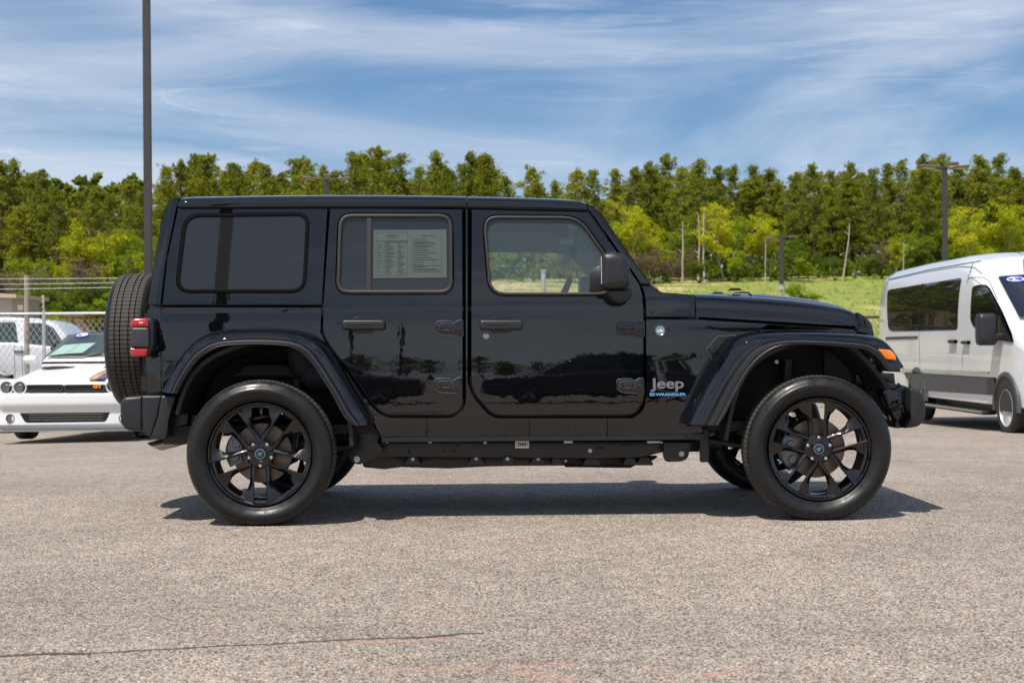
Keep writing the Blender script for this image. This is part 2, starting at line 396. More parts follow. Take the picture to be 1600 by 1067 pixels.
def asphalt():
    m = bpy.data.materials.new('aged_asphalt'); m.use_nodes = True; t = m.node_tree; b = t.nodes['Principled BSDF']
    co = nn(t, 'ShaderNodeTexCoord'); P = co.outputs['Object']; L = t.links.new
    def vor(scale, feat='F1', rnd=1.0):
        v = nn(t, 'ShaderNodeTexVoronoi'); v.feature = feat; v.inputs['Scale'].default_value = scale; v.inputs['Randomness'].default_value = rnd; L(P, v.inputs['Vector']); return v
    def noi(scale, det=4, ro=.5):
        v = nn(t, 'ShaderNodeTexNoise'); v.inputs['Scale'].default_value = scale; v.inputs['Detail'].default_value = det; v.inputs['Roughness'].default_value = ro; L(P, v.inputs['Vector']); return v.outputs[0]
    v1 = vor(138); v2 = vor(290)
    sp = nn(t, 'ShaderNodeSeparateColor'); L(v1.outputs['Color'], sp.inputs[0])
    sp2 = nn(t, 'ShaderNodeSeparateColor'); L(v2.outputs['Color'], sp2.inputs[0])
    cr = nn(t, 'ShaderNodeValToRGB'); e = cr.color_ramp; e.interpolation = 'CONSTANT'
    cols = [(0, (.088, .070, .055)), (.08, (.19, .152, .122)), (.20, (.38, .30, .236)), (.40, (.335, .29, .255)), (.55, (.49, .402, .32)), (.70, (.42, .362, .312)), (.82, (.57, .49, .42)), (.93, (.46, .305, .21)), (.97, (.69, .64, .58))]
    e.elements[0].position = 0; e.elements[0].color = (*cols[0][1], 1); e.elements[1].position = cols[1][0]; e.elements[1].color = (*cols[1][1], 1)
    for p, c in cols[2:]: q = e.elements.new(p); q.color = (*c, 1)
    L(sp.outputs[0], cr.inputs[0])
    edge = mth(t, 'MULTIPLY', v1.outputs['Distance'], 1.0)
    mrr = nn(t, 'ShaderNodeMapRange'); mrr.inputs[1].default_value = .35; mrr.inputs[2].default_value = .75; mrr.inputs[3].default_value = 1; mrr.inputs[4].default_value = .40; L(edge, mrr.inputs[0])
    fine = nn(t, 'ShaderNodeMapRange'); fine.inputs[3].default_value = .70; fine.inputs[4].default_value = 1.28; L(sp2.outputs[1], fine.inputs[0])
    big = nn(t, 'ShaderNodeMapRange'); big.inputs[1].default_value = .3; big.inputs[2].default_value = .7; big.inputs[3].default_value = .84; big.inputs[4].default_value = 1.24; L(noi(.55, 6, .62), big.inputs[0])
    big2 = nn(t, 'ShaderNodeMapRange'); big2.inputs[1].default_value = .35; big2.inputs[2].default_value = .65; big2.inputs[3].default_value = .88; big2.inputs[4].default_value = 1.10; L(noi(7, 4, .6), big2.inputs[0])
    f = mth(t, 'MULTIPLY', mth(t, 'MULTIPLY', mrr.outputs[0], fine.outputs[0]), mth(t, 'MULTIPLY', big.outputs[0], big2.outputs[0]))
    sc = nn(t, 'ShaderNodeVectorMath', operation='SCALE'); L(cr.outputs[0], sc.inputs[0]); L(f, sc.inputs['Scale'])
    base = sc.outputs[0]
    sx = nn(t, 'ShaderNodeSeparateXYZ'); L(P, sx.inputs[0]); X, Y = sx.outputs[0], sx.outputs[1]
    def band(lineY, w, x0=None, x1=None):
        d = mth(t, 'ABSOLUTE', mth(t, 'SUBTRACT', Y, lineY)); k = mth(t, 'LESS_THAN', d, w)
        if x0 is not None: k = mth(t, 'MULTIPLY', k, mth(t, 'MULTIPLY', mth(t, 'GREATER_THAN', X, x0), mth(t, 'LESS_THAN', X, x1)))
        return k
    # crack
    cy = mth(t, 'ADD', CR_Y, mth(t, 'ADD', mth(t, 'MULTIPLY', X, CR_S), mth(t, 'MULTIPLY', mth(t, 'SUBTRACT', noi(2.3, 7, .65), .5), .16)))
    wv = mth(t, 'MULTIPLY', noi(9, 3), .024); ck = band(cy, wv, -30, CR_X1)
    mx = nn(t, 'ShaderNodeMix', data_type='RGBA'); L(mth(t, 'MULTIPLY', ck, .95), mx.inputs[0]); L(base, mx.inputs[6]); mx.inputs[7].default_value = (.05, .045, .04, 1); base = mx.outputs[2]
    # older, tighter cracks further off
    cy2 = mth(t, 'ADD', 6.2, mth(t, 'ADD', mth(t, 'MULTIPLY', X, -.35), mth(t, 'MULTIPLY', mth(t, 'SUBTRACT', noi(1.3, 7, .65), .5), 1.1)))
    mx = nn(t, 'ShaderNodeMix', data_type='RGBA'); L(mth(t, 'MULTIPLY', band(cy2, .03), .6), mx.inputs[0]); L(base, mx.inputs[6]); mx.inputs[7].default_value = (.07, .06, .055, 1); base = mx.outputs[2]
    # faded spray-paint marks
    pm = None
    for (yc, sl, w_, x0, x1, a) in PAINTM:
        ly = mth(t, 'ADD', yc, mth(t, 'ADD', mth(t, 'MULTIPLY', X, sl), mth(t, 'MULTIPLY', mth(t, 'SUBTRACT', noi(3.1, 4), .5), .10)))
        d = mth(t, 'ABSOLUTE', mth(t, 'SUBTRACT', Y, ly)); r = nn(t, 'ShaderNodeMapRange'); r.inputs[1].default_value = w_; r.inputs[2].default_value = w_*.2; r.inputs[3].default_value = 0; r.inputs[4].default_value = a; L(d, r.inputs[0])
        k = mth(t, 'MULTIPLY', r.outputs[0], mth(t, 'MULTIPLY', mth(t, 'GREATER_THAN', X, x0), mth(t, 'LESS_THAN', X, x1))); pm = k if pm is None else mth(t, 'MAXIMUM', pm, k)
    wear = nn(t, 'ShaderNodeMapRange'); wear.inputs[1].default_value = .36; wear.inputs[2].default_value = .66; L(noi(14, 5, .7), wear.inputs[0])
    mx = nn(t, 'ShaderNodeMix', data_type='RGBA'); L(mth(t, 'MULTIPLY', pm, wear.outputs[0]), mx.inputs[0]); L(base, mx.inputs[6]); mx.inputs[7].default_value = (.56, .23, .16, 1); base = mx.outputs[2]
    L(base, b.inputs['Base Color']); b.inputs['Roughness'].default_value = .82
    hh = mth(t, 'ADD', mth(t, 'MULTIPLY', v1.outputs['Distance'], -1.0), mth(t, 'MULTIPLY', v2.outputs['Distance'], -.4))
    bp = nn(t, 'ShaderNodeBump'); bp.inputs['Strength'].default_value = .75; bp.inputs['Distance'].default_value = .005; L(hh, bp.inputs['Height']); L(bp.outputs[0], b.inputs['Normal'])
    return m
def gxy(px, py):
    d = ray(px, py); t = -CAM.z/d.z; p = CAM+d*t; return p.x, p.y
a, b_ = gxy(0, 1025), gxy(540, 1000); CR_S = (b_[1]-a[1])/(b_[0]-a[0]); CR_Y = a[1]-CR_S*a[0]; CR_X1 = b_[0]+.45
PAINTM = []
for (p, q, w_, al) in (((548, 1002), (712, 999), .030, .75), ((560, 1048), (900, 1040), .035, .5), ((541, 1040), (560, 1004), .10, .35), ((800, 1050), (900, 1062), .045, .65), ((1008, 1038), (1060, 1062), .05, .6), ((1090, 1058), (1185, 1040), .045, .6), ((880, 990), (925, 985), .05, .2)):
    A, B_ = gxy(*p), gxy(*q); sl = (B_[1]-A[1])/(B_[0]-A[0]); PAINTM.append((A[1]-sl*A[0], sl, w_, A[0], B_[0], al))
asph = asphalt()
lin = lambda a, b, n: [a+(b-a)*i/n for i in range(n+1)]
grid('parking_lot', lin(-60, 60, 60), lin(-60, 2, 6)+lin(2, 17.2, 16)[1:], lambda x, y: 0, asph)
def grassmat():
    m = bpy.data.materials.new('hill_grass'); m.use_nodes = True; t = m.node_tree; b = t.nodes['Principled BSDF']; L = t.links.new
    co = nn(t, 'ShaderNodeTexCoord'); P = co.outputs['Object']
    def noi(scale, det=5, ro=.6):
        v = nn(t, 'ShaderNodeTexNoise'); v.inputs['Scale'].default_value = scale; v.inputs['Detail'].default_value = det; v.inputs['Roughness'].default_value = ro; L(P, v.inputs['Vector']); return v.outputs[0]
    def mix(f, a, c):
        mx = nn(t, 'ShaderNodeMix', data_type='RGBA'); L(f, mx.inputs[0])
        for v, i in ((a, 6), (c, 7)):
            if isinstance(v, tuple): mx.inputs[i].default_value = (*v, 1)
            else: L(v, mx.inputs[i])
        return mx.outputs[2]
    def rng(n, a, c):
        r = nn(t, 'ShaderNodeMapRange'); r.inputs[1].default_value = a; r.inputs[2].default_value = c; L(n, r.inputs[0]); return r.outputs[0]
    c = mix(rng(noi(.9), .35, .65), (.14, .20, .022), (.27, .28, .05))
    sx = nn(t, 'ShaderNodeSeparateXYZ'); L(P, sx.inputs[0])
    dry = mth(t, 'ADD', noi(.11, 6, .65), mth(t, 'MULTIPLY', mth(t, 'SUBTRACT', 19.0, sx.outputs[0]), .0060))
    c = mix(rng(dry, .50, .66), c, (.50, .38, .20))
    c = mix(rng(noi(.35, 7, .7), .62, .70), c, (.33, .20, .11))
    # forest floor beyond the crest and bare soil at the fence
    ff = rng(sx.outputs[1], 121, 128); c = mix(ff, c, (.075, .055, .03))
    lf = mth(t, 'MULTIPLY', rng(mth(t, 'MULTIPLY', sx.outputs[0], -1.0), 1.0, 6.0), rng(sx.outputs[1], 50, 60)); c = mix(lf, c, (.11, .065, .035))
    c = mix(rng(mth(t, 'MULTIPLY', sx.outputs[1], -1.0), -30, -26), c, (.30, .25, .20))
    L(c, b.inputs['Base Color']); b.inputs['Roughness'].default_value = .9
    bp = nn(t, 'ShaderNodeBump'); bp.inputs['Distance'].default_value = .15; bp.inputs['Strength'].default_value = .5; L(noi(3, 6, .75), bp.inputs['Height']); L(bp.outputs[0], b.inputs['Normal'])
    return m
GRM = grassmat()
xs = [-900, -500, -300, -200]+lin(-140, 140, 70)+[200, 300, 500, 900]
ys_ = [-900, -400, -200, -100, -60, 2, 16.9]+lin(18, 34, 4)+lin(36, 180, 72)+[220, 300, 500, 900]
grid('ground', xs, ys_, lambda x, y: -.06 if (y < 16.95 and abs(x) < 62) else -.004, GRM)

# ================================================================== foliage
def leafmat(name, c0, c1, c2, trans=.35):
    m = bpy.data.materials.new(name); m.use_nodes = True; t = m.node_tree; t.nodes.clear(); L = t.links.new
    o = nn(t, 'ShaderNodeOutputMaterial'); d = nn(t, 'ShaderNodeBsdfDiffuse'); tr = nn(t, 'ShaderNodeBsdfTranslucent'); mx = nn(t, 'ShaderNodeMixShader')
    ge = nn(t, 'ShaderNodeNewGeometry'); oi = nn(t, 'ShaderNodeObjectInfo'); cr = nn(t, 'ShaderNodeValToRGB'); e = cr.color_ramp
    e.elements[0].color = (*c0, 1); e.elements[0].position = .1; e.elements[1].color = (*c2, 1); e.elements[1].position = .95; q = e.elements.new(.5); q.color = (*c1, 1)
    r = mth(t, 'ADD', mth(t, 'MULTIPLY', ge.outputs['Random Per Island'], .62), mth(t, 'MULTIPLY', oi.outputs['Random'], .38)); L(r, cr.inputs[0])
    L(cr.outputs[0], d.inputs[0]); L(cr.outputs[0], tr.inputs[0]); mx.inputs[0].default_value = trans
    L(d.outputs[0], mx.inputs[1]); L(tr.outputs[0], mx.inputs[2]); L(mx.outputs[0], o.inputs[0]); return m
PINE = leafmat('pine_needles', (.11, .135, .016), (.235, .265, .032), (.40, .40, .06), .48)
PINE2 = leafmat('pine_needles_young', (.14, .165, .014), (.28, .30, .025), (.44, .43, .045), .46)
DECI = leafmat('spring_leaves', (.13, .21, .014), (.26, .35, .020), (.42, .47, .035), .48)
YELL = leafmat('yellow_leaves', (.24, .29, .012), (.46, .48, .02), (.62, .58, .04), .48)
SHRUB = leafmat('shrub_leaves', (.06, .10, .012), (.13, .19, .02), (.24, .28, .04), .38)
DRYT = leafmat('dry_twigs', (.13, .09, .06), (.22, .16, .10), (.30, .24, .15), .2)
BARK = mat('bark', (.13, .095, .07), .9, var=(6, .3)); PALEB = mat('pale_bark', (.42, .37, .31), .85, var=(5, .25))
rng = np.random.default_rng(11)
def clump_quads(C, R, n, size, flat=.6):
    """leaf-sized quads scattered through ellipsoid clumps. C (k,3), R (k,), n quads each"""
    k = len(C); P = rng.normal(size=(k, n, 3)); P /= np.linalg.norm(P, axis=2, keepdims=True); P *= rng.random((k, n, 1))**.45
    P = P*R[:, None, None]*np.array([1, 1, flat])*(.6+.8*rng.random((k, 1, 3)))+C[:, None, :]; P = P.reshape(-1, 3); N = len(P)
    a = rng.normal(size=(N, 3)); a /= np.linalg.norm(a, axis=1, keepdims=True); b = rng.normal(size=(N, 3)); b -= a*(a*b).sum(1, keepdims=True); b /= np.linalg.norm(b, axis=1, keepdims=True)
    s = size*(.6+.8*rng.random((N, 1))); a = a*s; b = b*s*.55
    V = np.stack([P-a, P-b*.9, P+a, P+b*.9], 1).reshape(-1, 3); return V
def quads_obj(name, V, m, parent=None):
    n = len(V)//4; me = bpy.data.meshes.new(name); me.vertices.add(len(V)); me.vertices.foreach_set('co', V.astype(np.float32).ravel())
    me.loops.add(4*n); me.loops.foreach_set('vertex_index', np.arange(4*n, dtype=np.int32)); me.polygons.add(n); me.polygons.foreach_set('loop_start', np.arange(0, 4*n, 4, dtype=np.int32))
    me.materials.append(m); me.update(calc_edges=True); o = bpy.data.objects.new(name, me); COL.objects.link(o); o.parent = parent; return o
def make_pine(seed, h=14, mt=PINE, name='pine_tree'):
    r = random.Random(seed); root = empty(name, (0, 0, -500)); B = MB(); lean = (r.uniform(-.3, .3), r.uniform(-.3, .3))
    T = lambda z: Vector((lean[0]*z/h+.12*math.sin(z*.6+seed), lean[1]*z/h, z))
    B.tube([T(h*k/8) for k in range(9)], [.20*(1-k/8.6) for k in range(9)], 7)
    C = []; R = []; z = h*r.uniform(.28, .42)
    cr = h*r.uniform(.13, .18)
    while z < h:
        f = (z/h-.3)/.7; L = cr*(math.sin(PI*min(1, max(.12, f*.86+.10))))**.7*(1 if f < .75 else 1.05-f*.35)
        for _ in range(r.choice((3, 4, 4, 5))):
            a = r.uniform(0, 2*PI); l = L*r.uniform(.5, 1.25); dz = l*r.uniform(.05, .45); p0 = T(z); p1 = p0+Vector((math.cos(a)*l, math.sin(a)*l, dz))
            B.tube([p0, (p0+p1)/2+Vector((0, 0, .1*l)), p1], [.05, .035, .015], 4, False)
            for q in (1, .68, .4):
                if r.random() < .9: C.append(p0.lerp(p1, q)+Vector((r.gauss(0, .34), r.gauss(0, .34), .1+r.gauss(0, .22)))); R.append(r.uniform(.34, .74)*(.6+.5*q))
        z += h*r.uniform(.028, .05)
    for k in range(6): C.append(T(h)+Vector((r.gauss(0, .22), r.gauss(0, .22), r.uniform(-1.1, .15)))); R.append(r.uniform(.18, .38))
    B.build('trunk', BARK, root, 60)
    V = clump_quads(np.array([tuple(c) for c in C]), np.array(R), 36, .125, .62); quads_obj('crown', V, mt, root); return root
def make_broad(seed, h=9, mt=DECI, bark=PALEB, name='broadleaf_tree', spread=.30, low=.25, dens=34):
    r = random.Random(seed); root = empty(name, (0, 0, -500)); B = MB(); C = []; R = []
    def limb(p, d, l, rad_, lv):
        k = 4; P = [p]; d = d.normalized()
        for i in range(k):
            d = (d+Vector((r.gauss(0, .16), r.gauss(0, .16), r.gauss(.03, .08)))).normalized(); P.append(P[-1]+d*l/k)
        B.tube(P, [rad_*(1-.55*i/k) for i in range(k+1)], 6 if lv < 2 else 4, False)
        if lv >= 1:
            for i in range(1, k+1):
                if r.random() < .85: C.append(P[i]+Vector((r.gauss(0, .3), r.gauss(0, .3), r.gauss(.1, .2)))); R.append(r.uniform(.35, .75))
        if lv < 3:
            for i in range(2 if lv == 0 else 1, k+1):
                for _ in range(2 if lv == 0 or i == k else 1):
                    a = r.uniform(0, 2*PI); e = Vector((math.cos(a), math.sin(a), r.uniform(.2, 1.0)))
                    limb(P[i], (d*.5+e*.75), l*r.uniform(.42, .62), rad_*(.55-.05*i), lv+1)
    limb(Vector((0, 0, 0)), Vector((r.gauss(0, .08), r.gauss(0, .08), 1)), h*.62, h*.018, 0)
    B.build('trunk', bark, root, 60); C = np.array([tuple(c) for c in C]); R = np.array(R); ok = C[:, 2] > h*low; C = C[ok]; R = R[ok]
    if len(C) > 240: ix = rng.choice(len(C), 240, replace=False); C = C[ix]; R = R[ix]
    quads_obj('crown', clump_quads(C, R*h/9, dens, .12*h/9, .7), mt, root); root['hh'] = float(C[:, 2].max()+.3); return root
def make_snag(seed, h=9):
    r = random.Random(seed); root = empty('dead_tree', (0, 0, -500)); B = MB()
    B.tube([(.1*math.sin(k+seed), .05*math.cos(k*2), h*k/6) for k in range(7)], [.17*(1-k/9) for k in range(7)], 7)
    for k in range(7):
        z = h*r.uniform(.35, .95); a = r.uniform(0, 2*PI); l = r.uniform(.3, 1.1); B.tube([(0, 0, z), (math.cos(a)*l, math.sin(a)*l, z+l*.5)], [.04, .012], 4)
    B.build('trunk', PALEB, root, 60); return root
pines = [make_pine(s, 14, PINE) for s in range(5)]+[make_pine(s+20, 14, PINE2) for s in range(3)]
broads = [make_broad(s+40, 9, DECI) for s in range(3)]+[make_broad(s+60, 9, YELL) for s in range(3)]
snags = [make_snag(s) for s in range(3)]
thick = [make_broad(s+80, 5, SHRUB, BARK, 'shrub', low=.02, dens=40) for s in range(2)]+[make_broad(83, 4, DRYT, BARK, 'shrub', low=.02, dens=20)]+[make_broad(84, 5, DECI, BARK, 'shrub', low=.02, dens=40)]
used = set()
def put(proto, h0, X, Y, htot, label, cat, group=None, rz=None, wide=1.0, tilt=0, zoff=-.15):
    o = proto if proto.name not in used else copy_tree(proto)
    used.add(proto.name); s = htot/h0
    o.location = (X, Y, H(X, Y)+zoff); o.scale = (s*wide, s*wide, s); o.rotation_euler = (0, tilt, rz if rz is not None else random.uniform(0, 6.28))
    tag(o, label, cat, group); 
    if 'hh' in o: del o['hh']
    return o
def at(px, depth):
    d = ray(px, 533.5); t = depth/FPX; return CAM.x+d.x*t, CAM.y+d.y*t
def ztop(px, py, depth):
    d = ray(px, py); return CAM.z+d.z*depth/FPX
HH = {p.name: (14.2 if 'pine' in p.name else p.get('hh', 9)) for p in pines+broads+thick}
HH.update({p.name: 9 for p in snags})
random.seed(5)
def plant(proto, px, py, depth, label, cat='tree', group=None, **k):
    X, Y = at(px, depth); h = ztop(px, py, depth)-H(X, Y); return put(proto, HH[proto.name.split('~')[0]], X, Y, max(h, 1.0), label, cat, group, **k)
sky_line = [(0, 252), (22, 250), (45, 268), (70, 264), (92, 292), (128, 302), (150, 293), (172, 302), (203, 280), (225, 292), (262, 262), (287, 254), (310, 243), (332, 240), (352, 266), (372, 254), (397, 254), (420, 257), (440, 270), (462, 248), (484, 246), (508, 262), (530, 266),
            (556, 240), (590, 229), (622, 244), (655, 262), (682, 238), (706, 262), (735, 240), (765, 243), (792, 278), (835, 260), (868, 284), (900, 268), (930, 268), (966, 268), (992, 264), (1014, 256), (1040, 244), (1066, 264), (1092, 251), (1122, 262), (1150, 262), (1182, 260), (1210, 266), (1242, 272), (1274, 258), (1302, 268), (1328, 256), (1350, 272), (1366, 266),
            (1392, 256), (1410, 250), (1442, 244), (1472, 244), (1500, 258), (1530, 245), (1562, 244), (1592, 262), (1615, 255)]
G1 = 'tall pines along the skyline of the wood'
for i, (px, py) in enumerate(sky_line):
    dep = random.uniform(88, 100) if px < 235 else random.uniform(126, 150)
    pr = pines[random.randrange(5)] if px < 240 or px > 900 else pines[random.randrange(8)]
    plant(pr, px, py-3, dep, 'tall pine with rough dark trunk whose top stands against the sky above the wood', group=G1, wide=random.uniform(.68, .98))
G2 = 'pines filling the wood below the skyline'
for i in range(190):
    px = random.uniform(-30, 1640); d = random.uniform(92, 118) if px < 235 else random.uniform(133, 185)
    base = np.interp(px, [p for p, _ in sky_line], [q for _, q in sky_line]); py = base+random.uniform(6, 34) if i % 2 else base+random.uniform(20, 75)
    pr = pines[random.choice((0, 1, 2, 3, 4, 5, 6, 7, 5, 6, 7))]
    plant(pr, px, py, d, 'green pine packed among others inside the wood, its top below the skyline', group=G2, wide=random.uniform(.85, 1.25))
for i in range(56):
    px = random.uniform(-1100, -40) if i % 2 else random.uniform(1650, 2700); d = random.uniform(92, 125) if i % 2 else random.uniform(126, 150)
    plant(pines[random.randrange(8)] if i % 4 < 3 else broads[random.randrange(3)], px, random.uniform(245, 285) if i % 4 < 3 else 330, d, 'tree of the wood standing outside the frame to the side', group='trees of the wood beyond the frame', wide=random.uniform(1.0, 1.5))
G3 = 'light green broadleaf trees in the middle of the wood'
for i in range(64):
    px = random.uniform(-10, 1620); d = random.uniform(84, 96) if px < 235 else random.uniform(124, 142)
    if 300 < px < 900 and i % 2: continue
    py = random.uniform(330, 395)+(25 if px < 235 else 0)
    plant(broads[random.randrange(3)], px, py, d, 'light green broadleaf tree with pale limbs growing between the pines', group=G3, wide=random.uniform(.9, 1.3))
# trees that stand out
yl = [(985, 305, 122, 3, 1.15, 'bright yellow-green tree just right of the windshield of the black SUV'),
      (1028, 345, 123, 4, .9, 'small yellow tree at the edge of the wood, right of the bright yellow-green one'),
      (1132, 312, 124, 5, 1.25, 'broad yellow tree on a pale trunk behind the black SUV bonnet, near the dead trunks'),
      (1205, 328, 125, 3, 1.2, 'yellow-green tree with a forked pale trunk above the small T-shaped lamp'),
      (1398, 362, 120, 4, 1.15, 'yellow tree with spreading bare lower limbs left of the tall lamp pole'),
      (1520, 318, 118, 5, 1.35, 'wide yellow-green tree above the roof of the white van'),
      (1588, 304, 119, 3, 1.2, 'yellow-green tree at the right edge of the photo above the white van'),
      (128, 338, 84, 4, 1.15, 'bright yellow-green tree left of the tall dark pole behind the fence'),
      (172, 400, 80, 3, 1.1, 'low yellow tree just left of the tall dark pole'),
      (100, 405, 80, 5, 1.0, 'low yellow-green tree behind the barbed wire fence at the left'),
      (215, 392, 82, 3, 1.0, 'pale yellow tree partly hidden behind the tall dark pole')]
for px, py, d, k, wd, lab in yl: plant(broads[k], px, py, d, lab, wide=wd)
for px, py, d, k, lab, tl in ((1068, 343, 121, 0, 'tall bare pale trunk at the wood edge, leftmost of the dead trunks', 0), (1093, 330, 123, 1, 'thin dead trunk, middle of the three dead trunks near the windshield', 0), (1101, 322, 122, 2, 'grey dead tree with bare twigs, right one of three near the windshield', 0),
                              (1197, 372, 122, 0, 'thin pale bare trunk under the yellow-green tree behind the bonnet', 0), (1318, 345, 121, 1, 'leaning pale bare trunk on the grass crest left of the van', -.16), (1412, 372, 119, 2, 'pale bare trunk leaning right behind the rear of the van roof', .10)):
    plant(snags[k], px, py, d, lab, 'dead tree', tilt=tl)
G5 = 'low trees on the slope behind the black SUV'
for i in range(18):
    px = 250+i*27+random.uniform(-8, 8); plant([pines[i % 5], broads[i % 3], thick[i % 2]][i % 3], px, random.uniform(335, 395), random.uniform(48, 82), 'low tree on the slope hidden behind the black SUV roof', group=G5, wide=1.3)
G4 = 'shrubs along the foot of the wood'
for i in range(95):
    px = random.uniform(-20, 1640); d = random.uniform(76, 88) if px < 235 else random.uniform(119, 131)
    if 260 < px < 730: continue
    by = H(*at(px, d)); pr = thick[random.choice((0, 1, 2, 3))]; X, Y = at(px, d)
    put(pr, HH[pr.name.split('~')[0]], X, Y, random.uniform(1.6, 4.2), 'low leafy shrub at the foot of the wood where the grass ends', 'shrub', G4, wide=random.uniform(1.0, 1.5))
for k, (px, d_, hh_) in enumerate(((1000, 119, 3.2), (1022, 120, 3.8), (1048, 121, 3.0), (1062, 122, 2.2))):
    X, Y = at(px, d_); put(thick[2], HH[thick[2].name], X, Y, hh_, ['bare brown bush at the wood edge, closest to the windshield', 'largest bare brown bush at the wood edge near the windshield', 'bare brown bush just left of the leftmost dead trunk', 'smallest bare brown bush behind the leftmost dead trunk'][k], 'bush', wide=1.5)
for k in range(16):
    px = random.uniform(-20, 235); put_ = random.uniform(50, 74); X, Y = at(px, put_); pr = thick[k % 2 if k % 3 else 3]; put(pr, HH[pr.name.split('~')[0]], X, Y, random.uniform(1.5, 2.8), 'low green shrub on the rise behind the fence at the left', 'shrub', 'shrubs behind the left fence', wide=1.4)
X, Y = at(1272, 62); put(thick[3], HH[thick[3].name], X, Y, ztop(1272, 433, 62)-H(X, Y), 'bright green bush on the grass slope beyond the bonnet of the black SUV', 'bush', wide=1.25)
X, Y = at(1240, 66); put(thick[1], HH[thick[1].name], X, Y, 1.3, 'smaller green bush left of the bright bush on the slope', 'bush', wide=1.3)
for p in pines+broads+snags+thick:
    if p.name not in used:
        for c in list(p.children): bpy.data.objects.remove(c)
        bpy.data.objects.remove(p)
    elif 'hh' in p: del p['hh']
# undergrowth and grass tufts (uncountable)
def scatter(name, n, region, size, m, hgt, kindlabel, clus=1):
    P = []
    while len(P) < n:
        x, y = region()
        P.append((x, y, H(x, y)+hgt*rng.random()))
    P = np.array(P); V = clump_quads(P, np.full(len(P), .25), clus, size, .8); o = quads_obj(name, V, m); tag(o, kindlabel[0], kindlabel[1], kind='stuff'); return o
def reg_u():
    px = random.uniform(-40, 1650); d = random.uniform(74, 100) if px < 235 else random.uniform(120, 150); return at(px, d)
scatter('undergrowth', 2600, reg_u, .16, SHRUB, 1.6, ('tangled low undergrowth beneath the trees of the wood', 'undergrowth'), 14)
def reg_f():
    px = random.uniform(-40, 1650); d = random.uniform(104, 130) if px < 235 else random.uniform(150, 190); return at(px, d)
scatter('deep_wood', 6500, reg_f, .42, PINE, 8.5, ('dark dense foliage deep inside the wood', 'foliage'), 16)
TUFT = leafmat('grass_blades', (.15, .21, .022), (.22, .27, .04), (.32, .32, .09), .5)
def reg_g():
    px = random.uniform(1000, 1620) if random.random() < .8 else random.uniform(740, 1000); u = random.random(); d = 46+76*u; return at(px, d)
scatter('grass', 3600, reg_g, .055, TUFT, .04, ('patchy green and straw coloured grass on the slope below the wood', 'grass'), 5)

# ================================================================== lamp poles
def pole(px, depth, w_, top_py, label, heads=4, arm=.95, base=None, name='lamp_pole', grp=None):
    X, Y = at(px, depth); z0 = H(X, Y); zt = ztop(px, top_py, depth)
    r = empty(name, (X, Y, z0), 0, label, 'lamp pole', grp); h = zt-z0; B = MB()
    B.loft([[(-w_/2*s, -w_/2*s, z), (w_/2*s, -w_/2*s, z), (w_/2*s, w_/2*s, z), (-w_/2*s, w_/2*s, z)] for s, z in ((1, 0), (1, h*.5), (.92, h))]); B.build('pole', POLE, r, 20)
    B = MB(); B.tube([(0, 0, -.1), (0, 0, .55)], .28, 16); B.build('concrete_base', mat('concrete', (.38, .36, .33), .85, var=(5, .15)), r, 30)
    for k in range(heads):
        a = k*2*PI/heads+.12; c, s_ = math.cos(a), math.sin(a)
        B = MB(); B.tube([(c*.05, s_*.05, h-.12), (c*(arm-.35), s_*(arm-.35), h-.10)], .035, 6); am = B.build('arm', POLE, r)
        B = MB(); Rm = Matrix.Rotation(a, 3, 'Z') @ Matrix.Rotation(-.06, 3, 'Y'); B.box((c*arm, s_*arm, h-.06), (.62, .30, .10), Rm, bev=.03); lh = B.build('lamp_head', mat('lamp_head', (.13, .095, .08), .5), r)
        B = MB(); B.box((c*arm, s_*arm, h-.118), (.42, .22, .02), Rm); B.build('lens', mat('lamp_lens', (.5, .5, .48), .3), lh)
    return r
pole(232.8, 30, .145, -170, 'tall dark square pole rising out of the picture behind the tail of the black SUV', 2, .9)
pole(512, 66, .22, 277, 'lamp pole whose four heads just show over the roof of the black SUV', 4, .76)
pole(1478, 52, .17, 258, 'tall lamp pole with four rusty heads behind the white van', 4, .60)
pole(1222, 98, .26, 368, 'short T-shaped lamp pole on the grass slope beyond the bonnet', 2, .75)

